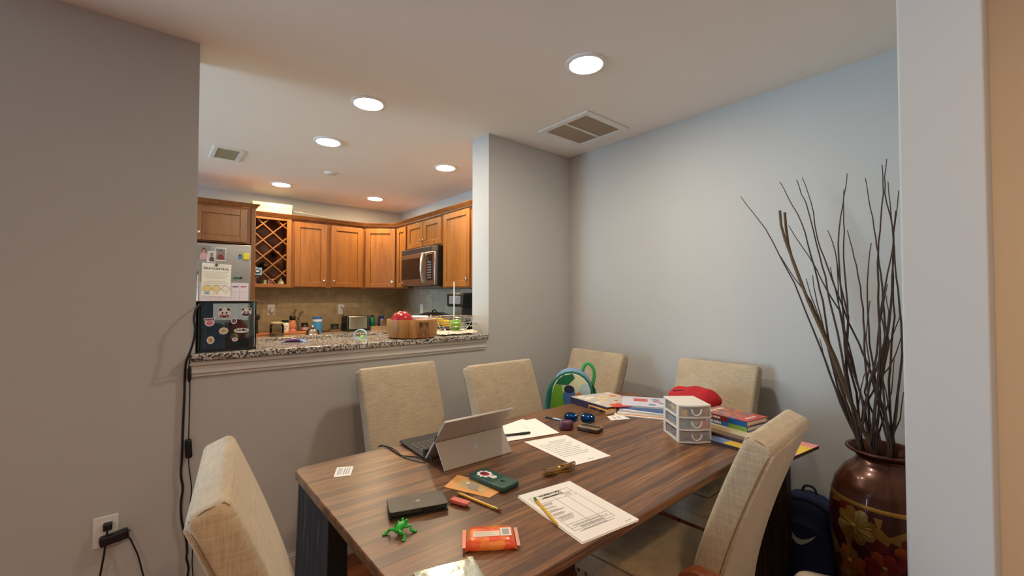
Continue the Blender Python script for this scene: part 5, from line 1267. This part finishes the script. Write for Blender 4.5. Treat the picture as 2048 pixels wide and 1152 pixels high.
out('tray_rim', M().box(-.138, .138, -.128, .128, .012, .014), mat((120, 96, 84), .5), o)
z += .0146
bx, by = 1.900, .790
def book(label, dx, dy, w_, d_, h, rot, cover, spinecol, title=None, tcol=(240, 236, 226), ts=.013, second=None):
    global z
    t = thing('book', label, 'book', (bx+dx, by+dy, z), rot)
    out('pages', M().box(-w_/2+.004, w_/2-.004, -d_/2+.005, d_/2-.004, .002, h-.002), PG, t)
    cm = cover if not isinstance(cover, tuple) else mat(cover, .35, var=.08, coat=.3)
    fc = out('front_cover', M().box(-w_/2, w_/2, -d_/2, d_/2, h-.002, h), cm, t); out('back_cover', M().box(-w_/2, w_/2, -d_/2, d_/2, 0, .002), cm, t)
    sp2 = out('spine', M().box(-w_/2-.002, -w_/2+.003, -d_/2, d_/2, 0, h), mat(spinecol, .35, var=.05), t)
    if second: 
        out('spine_band', M().box(-w_/2-.0026, -w_/2-.002, -d_/2, -d_/2+d_*.36, .0005, h-.0005), mat(second, .35), sp2)
    if title: text(title, ts, mat(tcol, .5), sp2, (-w_/2-.0023, d_*.18, h/2), (PI/2, 0, -PI/2), bold=.0006, sx=1.1)
    z += h+.0004; return t, fc
COMIC = cells('comic_cover', [(120, 34, 28), (200, 96, 44), (150, 44, 34), (216, 120, 60), (130, 36, 32), (110, 80, 120)], 40, .3, smooth=True, coat=.4)
book('pale cream hardcover at the bottom of the comic book stack', .004, 0, .205, .245, .014, R(-9), (226, 206, 156), (232, 214, 166))
book('blue spined comic book, second from the bottom of the stack', 0, .004, .15, .215, .019, R(-10), (60, 110, 180), (50, 104, 176), 'DOG MAN', second=(110, 150, 60))
t, fc = book('dark red comic book with orange cover art on top of the stack', 0, .006, .15, .215, .020, R(-10), COMIC, (128, 36, 32), 'DOG MAN', second=(16, 84, 150))
text('DOG MAN', .026, mat((240, 230, 214), .5), fc, (-.01, .075, .0203), (0, 0, -R(90)*0), bold=.0008)
o = out('red_panel', M().box(-.070, .070, -.105, -.055, .0203, .0207), mat((196, 28, 36), .3, coat=.4), fc); text('DAV PILKEY', .013, mat((240, 234, 226), .5), o, (0, -.080, .0209), bold=.0005)

# ------------------------------------------------------------------ child backpack on the corner chair
t = thing('child_backpack', 'green and blue cartoon print child backpack on the corner chair', 'backpack', (1.905, 1.735, .505), tilt=(R(4), R(4), R(-50))); t.scale = (1.14,)*3
bw, bd, bh = .112, .055, .360
def bagring(y, k):
    pts = [(bw*k*(1-.04*(i == 0)), y, .03*(1-i)+(bh-bw)*i*.5*k) for i in range(1)]
    top = [(bw*k*.93*math.cos(PI*i/10), y, bh-bw+bw*k*math.sin(PI*i/10)) for i in range(11)]
    return [(bw*k, y, .012), (bw*k, y, .12)] + top + [(-bw*k, y, .12), (-bw*k, y, .012)]
b = M(); b.loft([bagring(bd, .90), bagring(bd-.012, 1), bagring(-bd+.018, 1), bagring(-bd+.004, .96), bagring(-bd, .92)]); out('main_body', b, mat((120, 150, 188), .8, var=.12, scale=14), t)
b = M(); b.tube(bagring(-bd+.006, .985), .006, 8, loop=True); out('piping', b, mat((24, 110, 84), .6), t)
fp = out('front_panel', M().loft([[(x, -bd-.0005, z) for x, _, z in bagring(0, .93)], [(x, -bd-.004, z) for x, _, z in bagring(0, .91)]]), mat((220, 214, 172), .6, var=.08), t)
def spot(poly, c_, lv, nm='printed_shape'): b = M(); y = -bd-.004-lv*.0006; b.loft([[(x, y-.0006, z) for x, z in poly], [(x, y, z) for x, z in poly]]); return out(nm, b, mat(c_, .6, var=.1, scale=30), fp, flat=True)
spot([(-.100, .14), (-.03, .12), (-.030, .20), (-.05, .29), (-.088, .285), (-.098, .23)], (108, 176, 46), 0, 'printed_hill')
spot([(-.082, .290), (-.02, .292), (.012, .330), (.0, .352), (-.045, .340), (-.070, .318)], (14, 104, 62), 1, 'printed_leaf')
spot([(-.100, .125), (-.055, .12), (-.055, .16), (-.099, .168)], (38, 48, 100), 1, 'printed_block')
spot(circ(.065, .25, .030, .060), (176, 196, 190), 0, 'printed_sky'); spot(circ(.078, .165, .022, .028), (226, 214, 90), 1, 'printed_bush')
spot(circ(-.010, .235, .032, .050), (70, 110, 165), 1, 'printed_blob'); spot(circ(.036, .215, .026, .046), (206, 128, 66), 2, 'printed_blob'); spot(circ(-.005, .160, .030, .036), (218, 176, 56), 3, 'printed_blob')
spot(circ(-.012, .272, .026, .020), (34, 38, 60), 2, 'printed_blob'); spot(circ(-.045, .150, .018, .034), (210, 142, 84), 4, 'printed_blob'); spot(circ(.036, .150, .020, .03), (226, 200, 160), 3, 'printed_blob'); spot(circ(.012, .125, .034, .016), (150, 196, 150), 4, 'printed_bush')
o = out('front_pocket', M().prism(rrect(-.106, .106, -.022, 0, .008), 0.006, .098), mat((150, 176, 214), .7, var=.2, scale=18), t, (0, -bd, 0), bevel=.006)
out('pocket_zip', M().box(-.108, .108, -.026, .002, .094, .106), mat((80, 160, 60), .6), o)
b = M()
for x, z, in ((-.06, .075), (.05, .05)): b.prism(circ(x, z, .014, .012, 12), 0, .0008)
out('printed_dots', b, mat((206, 100, 120), .6), o, (0, -.0222, 0), (PI/2, 0, 0))
out('top_handle', M().tube(wob([(.045, .048, bh-.03), (.055, .05, bh+.022), (.085, .05, bh+.030), (.112, .045, bh-.01), (.105, .04, bh-.08)]), .009, 8), mat((60, 160, 84), .7), t)
for s_ in (-1, 1): out('shoulder_strap', M().tube(wob([(s_*.07, bd-.005, bh-.05), (s_*.125, bd+.005, bh-.12), (s_*.13, bd+.0, .12), (s_*.10, bd-.01, .02)]), .009, 8), mat((40, 120, 100), .7), t)
out('side_pocket', M().box(.108, .122, -.03, .03, .10, .20), mat((26, 30, 52), .7), t, bevel=.004)
out('white_tag', M().box(.119, .127, -.040, -.028, .125, .19), WHITEP, t, bevel=.003)

# ------------------------------------------------------------------ navy backpack on the floor
NAVY = mat((24, 36, 72), .75, var=.2, scale=30, name='navy_nylon')
t = thing('navy_backpack', 'dark navy backpack with curved white logo on the floor by the vase', 'backpack', (2.392, .665, .0), tilt=(0, 0, R(-85)))
bw, bd, bh = .15, .085, .40
def nring(y, k): return [(bw*k, y, .0)] + [(bw*k*math.cos(PI*i/8), y, bh-.15+.15*k*math.sin(PI*i/8)) for i in range(9)] + [(-bw*k, y, .0)]
b = M(); b.loft([nring(bd, .9), nring(bd-.015, 1), nring(-bd+.03, 1), nring(-bd, .86)]); out('main_body', b, NAVY, t, ang=60)
b = M(); b.loft([[(x*.85, -bd-.035, z*.80) for x, _, z in nring(0, .9)], [(x*.88, -bd+.002, z*.86) for x, _, z in nring(0, .95)]]); fp = out('front_pocket', b, mat((20, 30, 66), .7, var=.2, scale=30), t)
sw = [(-.045, .27), (-.038, .235), (-.020, .215), (.0, .215), (.035, .245), (.055, .275), (.022, .248), (.0, .238), (-.018, .240), (-.032, .252)]
b = M(); b.loft([[(x, -bd-.0365, z) for x, z in sw], [(x, -bd-.0352, z) for x, z in sw]]); out('curved_logo', b, mat((190, 196, 190), .5), fp, flat=True, rot=(0, 0, 0))
out('piping', M().tube(nring(-bd+.025, 1.0), .005, 6), BLACKM, t)
out('shoulder_strap', M().tube(wob([(-.06, bd, bh-.03), (-.13, bd+.006, bh-.14), (-.15, bd+.004, .15), (-.12, bd-.004, .03)]), .012, 8), BLACKM, t)
out('green_strap', M().tube(wob([(-.10, -bd, .17), (-.155, -bd-.03, .13), (-.19, -bd-.06, .05), (-.20, -bd-.07, .01)]), .010, 8), mat((70, 120, 110), .7), t)
out('carry_loop', M().tube(wob([(-.03, .05, bh-.01), (-.02, .055, bh+.025), (.02, .055, bh+.025), (.03, .05, bh-.01)]), .006, 8), BLACKM, t)

# ------------------------------------------------------------------ tall vase
VX, VY = 2.215, .352
t = thing('floor_vase', 'tall copper floor vase with gold band and red gold flowers', 'vase', (VX, VY, 0))
prof = [(.10, 0), (.115, .01), (.135, .10), (.160, .25), (.176, .40), (.180, .47), (.176, .53), (.160, .60), (.128, .655), (.095, .685), (.088, .70), (.092, .712), (.118, .728), (.123, .735), (.120, .740)]
def vr(z):
    for (r0, z0), (r1, z1) in zip(prof, prof[1:]):
        if z0 <= z <= z1: return r0+(r1-r0)*(z-z0)/(z1-z0)
    return .1
COPPER = mat((84, 42, 24), .3, .4, var=.15, scale=9, coat=.4, name='aged_copper')
inner = [(.112, .738), (.086, .715), (.080, .69), (.11, .65), (.14, .60), (.12, .3), (.02, .05)]
up_ = [(vr(z), z) for z in [.548+.0]] + [q for q in prof if q[1] > .548]
out('shoulder', M().lathe([(vr(z)+.0005, z) for z in (.560, .575, .59, .60, .62, .64, .655, .67, .685)]+[q for q in prof if q[1] > .69 and q[1] < .72], 56, cap=False), COPPER, t)
LACQ = cells('floral_lacquer', [(88, 16, 20), (132, 92, 34), (60, 12, 18), (140, 50, 26), (104, 20, 24), (150, 112, 50), (70, 30, 18), (110, 26, 40)], 15, .32, .35, smooth=False, coat=.5)
bm = M().lathe([(vr(i*.548/26), i*.548/26) for i in range(27)], 64); out('body', bm, LACQ, t, ang=60)
out('gold_band', M().lathe([(vr(.545)+.001, .545), (vr(.548)+.0025, .548), (vr(.556)+.0025, .556), (vr(.560)+.001, .560)], 56, cap=False), mat((190, 146, 70), .35, .8, var=.1), t)
out('rim', M().lathe([(.116, .7275), (.1195, .729), (.124, .735), (.122, .741), (.113, .7405)]+inner, 56, cap=False), mat((92, 50, 34), .3, .6, var=.1), t)
va = math.atan2(-VY, -VX)
def petal(a0, z0, ang_, L, wd, m, lift, nm='petal', par=None):
    b = M(); vs = []; nu, nv = 9, 5
    for i in range(nu):
        u = i/(nu-1); hw = wd*(math.sin(PI*(.12+.80*u))**.8)*(.55+.45*u)
        for j in range(nv):
            v = (j/(nv-1)-.5)*2
            dx = math.cos(ang_)*L*u - math.sin(ang_)*hw*v; dz = math.sin(ang_)*L*u + math.cos(ang_)*hw*v
            z = z0+dz; r = vr(z)+lift*(1-.6*abs(v))*(.5+.5*math.sin(PI*min(1, u*1.1)))+.0008; a = a0+dx/max(.08, vr(z)); vs.append((r*math.cos(a), r*math.sin(a), z))
    b.add(vs, [(i*nv+j, i*nv+j+1, (i+1)*nv+j+1, (i+1)*nv+j) for i in range(nu-1) for j in range(nv-1)])
    b.add([(x*.985, y*.985, z) for x, y, z in vs], [(i*nv+j+1, i*nv+j, (i+1)*nv+j, (i+1)*nv+j+1) for i in range(nu-1) for j in range(nv-1)])
    return out(nm, b, m, par or t)
GP = mat((140, 106, 44), .38, .6, var=.35, scale=30, name='gold_petal'); GP2 = mat((176, 150, 84), .35, .6, var=.3, scale=30); RP = mat((128, 22, 26), .4, .2, var=.35, scale=25, coat=.4); OP = mat((160, 80, 30), .4, .35, var=.3, scale=25)
vein = mat((206, 170, 90), .3, .9)
def flower(a0, z0, L, n, mats_, lift=.003, veins=True):
    fl = []
    for k in range(n):
        o = petal(a0, z0, 2*PI*k/n+.3, L, L*.42, mats_[k % len(mats_)], lift+.0006*(k % 2), 'petal'); fl.append(o)
    if veins:
        b = M()
        for k in range(n):
            for dq in (-.12, .12):
                an_ = 2*PI*k/n+.3+dq; pts = []
                for i in range(6):
                    u = .1+.7*i/5; z = z0+math.sin(an_)*L*u; r = vr(z)+lift+.0035; a = a0+math.cos(an_)*L*u/max(.08, vr(z)); pts.append((r*math.cos(a), r*math.sin(a), z))
                b.tube(pts, .0012, 5)
        out('petal_veins', b, vein, t)
    b = M(); r = vr(z0)+lift+.003; b.ell((r*math.cos(a0), r*math.sin(a0), z0), (.010, .010, .010), 10, 6); out('flower_centre', b, GP, t)
flower(va-R(30), .475, .068, 8, [GP, GP2, GP])
flower(va+R(26), .42, .060, 7, [RP, OP], .004, False)
flower(va-R(2), .355, .058, 7, [RP, RP, OP], .003, False)
flower(va-R(38), .33, .055, 7, [OP, GP], .002, False)
flower(va+R(30), .27, .055, 7, [GP, RP], .003, False)
flower(va-R(12), .225, .055, 7, [RP, GP, OP], .002, False)
flower(va+R(60), .36, .060, 8, [GP2, GP], .003)
flower(va+R(12), .14, .055, 7, [RP, OP], .002, False)

# ------------------------------------------------------------------ twigs
TWIG = mat((62, 42, 32), .7, var=.3, scale=60, name='twig_bark'); REED = mat((92, 70, 44), .6, var=.35, scale=30, name='dry_reed')
tw_ = [
 [(40, 173), (85, 232), (130, 290), (188, 400), (240, 495), (285, 610), (330, 720), (370, 830), (410, 940), (450, 1070)],
 [(188, 395), (235, 470), (300, 560), (340, 660), (375, 760), (410, 880), (470, 1085)],
 [(185, 118), (215, 175), (250, 235), (280, 310), (300, 390), (325, 480), (345, 560), (365, 700), (385, 800), (440, 1080)],
 [(218, 280), (265, 355), (320, 440), (365, 530), (410, 600), (430, 690), (440, 780), (490, 920), (520, 1085)],
 [(248, 110), (265, 165), (282, 195), (310, 300), (335, 400), (355, 470), (370, 560), (400, 680), (430, 850), (470, 1085)],
 [(268, 102), (290, 160), (310, 230), (325, 330), (350, 400), (390, 510), (440, 640), (480, 720), (510, 790), (560, 940), (600, 1095)],
 [(363, 298), (380, 340), (395, 400), (410, 500), (420, 600), (425, 720), (440, 900), (450, 1080)],
 [(435, 87), (430, 140), (420, 200), (405, 300), (404, 400), (410, 500), (440, 620), (430, 760), (470, 900), (490, 1085)],
 [(423, 147), (422, 230), (425, 300), (422, 400), (430, 500), (438, 640), (430, 800), (460, 1085)],
 [(436, 298), (455, 370), (470, 430), (485, 510), (495, 590), (500, 680), (500, 760), (512, 900), (525, 1090)],
 [(525, 345), (515, 420), (510, 500), (512, 600), (518, 720), (540, 860), (570, 960), (610, 1105)],
 [(503, 105), (515, 180), (530, 250), (542, 330), (550, 380), (560, 460), (568, 560), (575, 640), (590, 720), (560, 880), (540, 1090)],
 [(565, 55), (568, 110), (570, 160), (560, 260), (552, 340), (548, 420), (552, 500), (552, 600), (558, 740), (545, 900), (530, 1095)],
 [(582, 33), (574, 100), (575, 160), (595, 240), (608, 320), (606, 420), (602, 520), (592, 640), (570, 780), (540, 930), (520, 1085)],
 [(587, 118), (595, 200), (602, 280), (610, 360), (617, 470), (628, 560), (636, 640), (640, 760), (620, 930), (600, 1095)],
 [(627, 150), (615, 260), (605, 360), (585, 460), (570, 540), (556, 640), (545, 760), (520, 860), (480, 1085)],
 [(615, 225), (608, 300), (604, 420), (606, 520), (612, 620), (600, 720), (590, 860), (605, 1100)],
 [(585, 498), (572, 560), (562, 620), (575, 690), (560, 800), (575, 960), (600, 1095)],
 [(637, 690), (615, 760), (590, 810), (550, 860), (500, 950), (470, 1080)],
 [(635, 610), (600, 700), (570, 770), (525, 850), (495, 960), (478, 1090)],
 [(642, 780), (630, 870), (622, 950), (600, 1095)],
 [(645, 900), (632, 1000), (592, 1100)],
 [(333, 700), (345, 750), (362, 800), (400, 900), (440, 1075)],
 [(283, 478), (300, 540), (330, 620), (375, 740), (430, 930), (455, 1080)],
 [(307, 465), (318, 540), (335, 610), (352, 690), (400, 880), (440, 1080)],
 [(373, 435), (390, 510), (410, 600), (440, 720), (470, 850), (500, 970), (530, 1090)],
 [(610, 770), (600, 900), (570, 1000), (540, 1095)],
 [(560, 820), (580, 900), (595, 990), (612, 1100)],
 [(500, 830), (480, 930), (470, 1000), (485, 1085)],
 [(580, 540), (590, 600), (585, 680), (560, 760), (530, 860), (560, 980), (590, 1100)],
 [(397, 420), (402, 500), (405, 590), (425, 700), (460, 820), (500, 950), (515, 1090)],
 [(520, 560), (505, 700), (520, 800), (500, 900), (540, 1000), (560, 1095)]]
random.seed(9)
for k, pl_ in enumerate(tw_):
    n_ = len(pl_); xt = [2.20, 2.22, 2.24, 2.33, 2.28, 2.36, 2.40, 2.34, 2.30, 2.26, 2.18, 2.38, 2.22, 2.30, 2.36, 2.28][k % 16] + random.uniform(-.03, .03)
    xb_ = VX + random.uniform(-.05, .05); P_ = []
    for i, (cx, cy) in enumerate(pl_):
        u = i/(n_-1); xx = xt + (xb_-xt)*u
        P_.append(at(1460+cx/1.8575, 300+cy/1.8575, 'x', xx))
    base_ = P_[-1]
    # keep every stem inside the vase mouth and let it run down into the vase
    bv = Vector((base_.x-VX, base_.y-VY, 0)); bv = bv if bv.length < .082 else bv.normalized()*.082; bx_, by_ = VX+bv.x, VY+bv.y
    for i, p in enumerate(P_):
        u = max(0, (i/(n_-1)-.55)/.45)
        if p.z < .78: p.x, p.y = bx_, by_
    P_[-1] = Vector((bx_, by_, min(P_[-1].z, .76)))
    if P_[-2].z < .80: P_.pop(-2)
    P_.append(Vector((VX+(bx_-VX)*.82, VY+(by_-VY)*.82, .68))); P_.append(Vector((VX+(bx_-VX)*.5, VY+(by_-VY)*.5, .45)))
    P2 = [P_[0]]
    for a, c_ in zip(P_, P_[1:]):
        P2 += [a.lerp(c_, .5)+Vector((random.uniform(-.002, .002), random.uniform(-.002, .002), 0)), c_]
    rs = [.0015+.0029*min(1, i/len(P2)*1.3) for i in range(len(P2))]
    o = out('bare_twig', M().tube([p-Vector((VX, VY, .45)) for p in P2], rs, 6), TWIG, None, (VX, VY, .45))
    l = {0: 'bare twig reaching furthest left out of the tall vase', 13: 'bare twig reaching highest out of the tall vase'}.get(k, 'thin dark bare twig standing in the tall copper vase')
    tag(o, l, 'twig', 'bare twigs in the tall vase')
def reed(pl_, label, xt):
    n_ = len(pl_); P_ = [at(1460+cx/1.8575, 300+cy/1.8575, 'x', xt+(VX-.02-xt)*i/(n_-1)) for i, (cx, cy) in enumerate(pl_)]
    P_[-1] = Vector((VX-.03, VY+.02, .70)); P_.append(Vector((VX-.02, VY+.01, .45)))
    o = out('dried_reed', M().tube([p-P_[-1] for p in P_], [.0055]*3+[.006]*(len(P_)-3), 8), REED, None, P_[-1]); tag(o, label, 'reed', 'flat dried reeds in the tall vase')
reed([(185, 225), (190, 280), (205, 335), (230, 400), (260, 480), (290, 560), (330, 650), (380, 760), (430, 900), (485, 1085)], 'brown dried reed with cut tip, left of its twin in the vase', 2.14)
reed([(203, 232), (208, 290), (216, 350), (232, 410), (262, 490), (300, 580), (345, 670), (395, 780), (440, 910), (490, 1085)], 'brown dried reed with cut tip, right of its twin in the vase', 2.17)
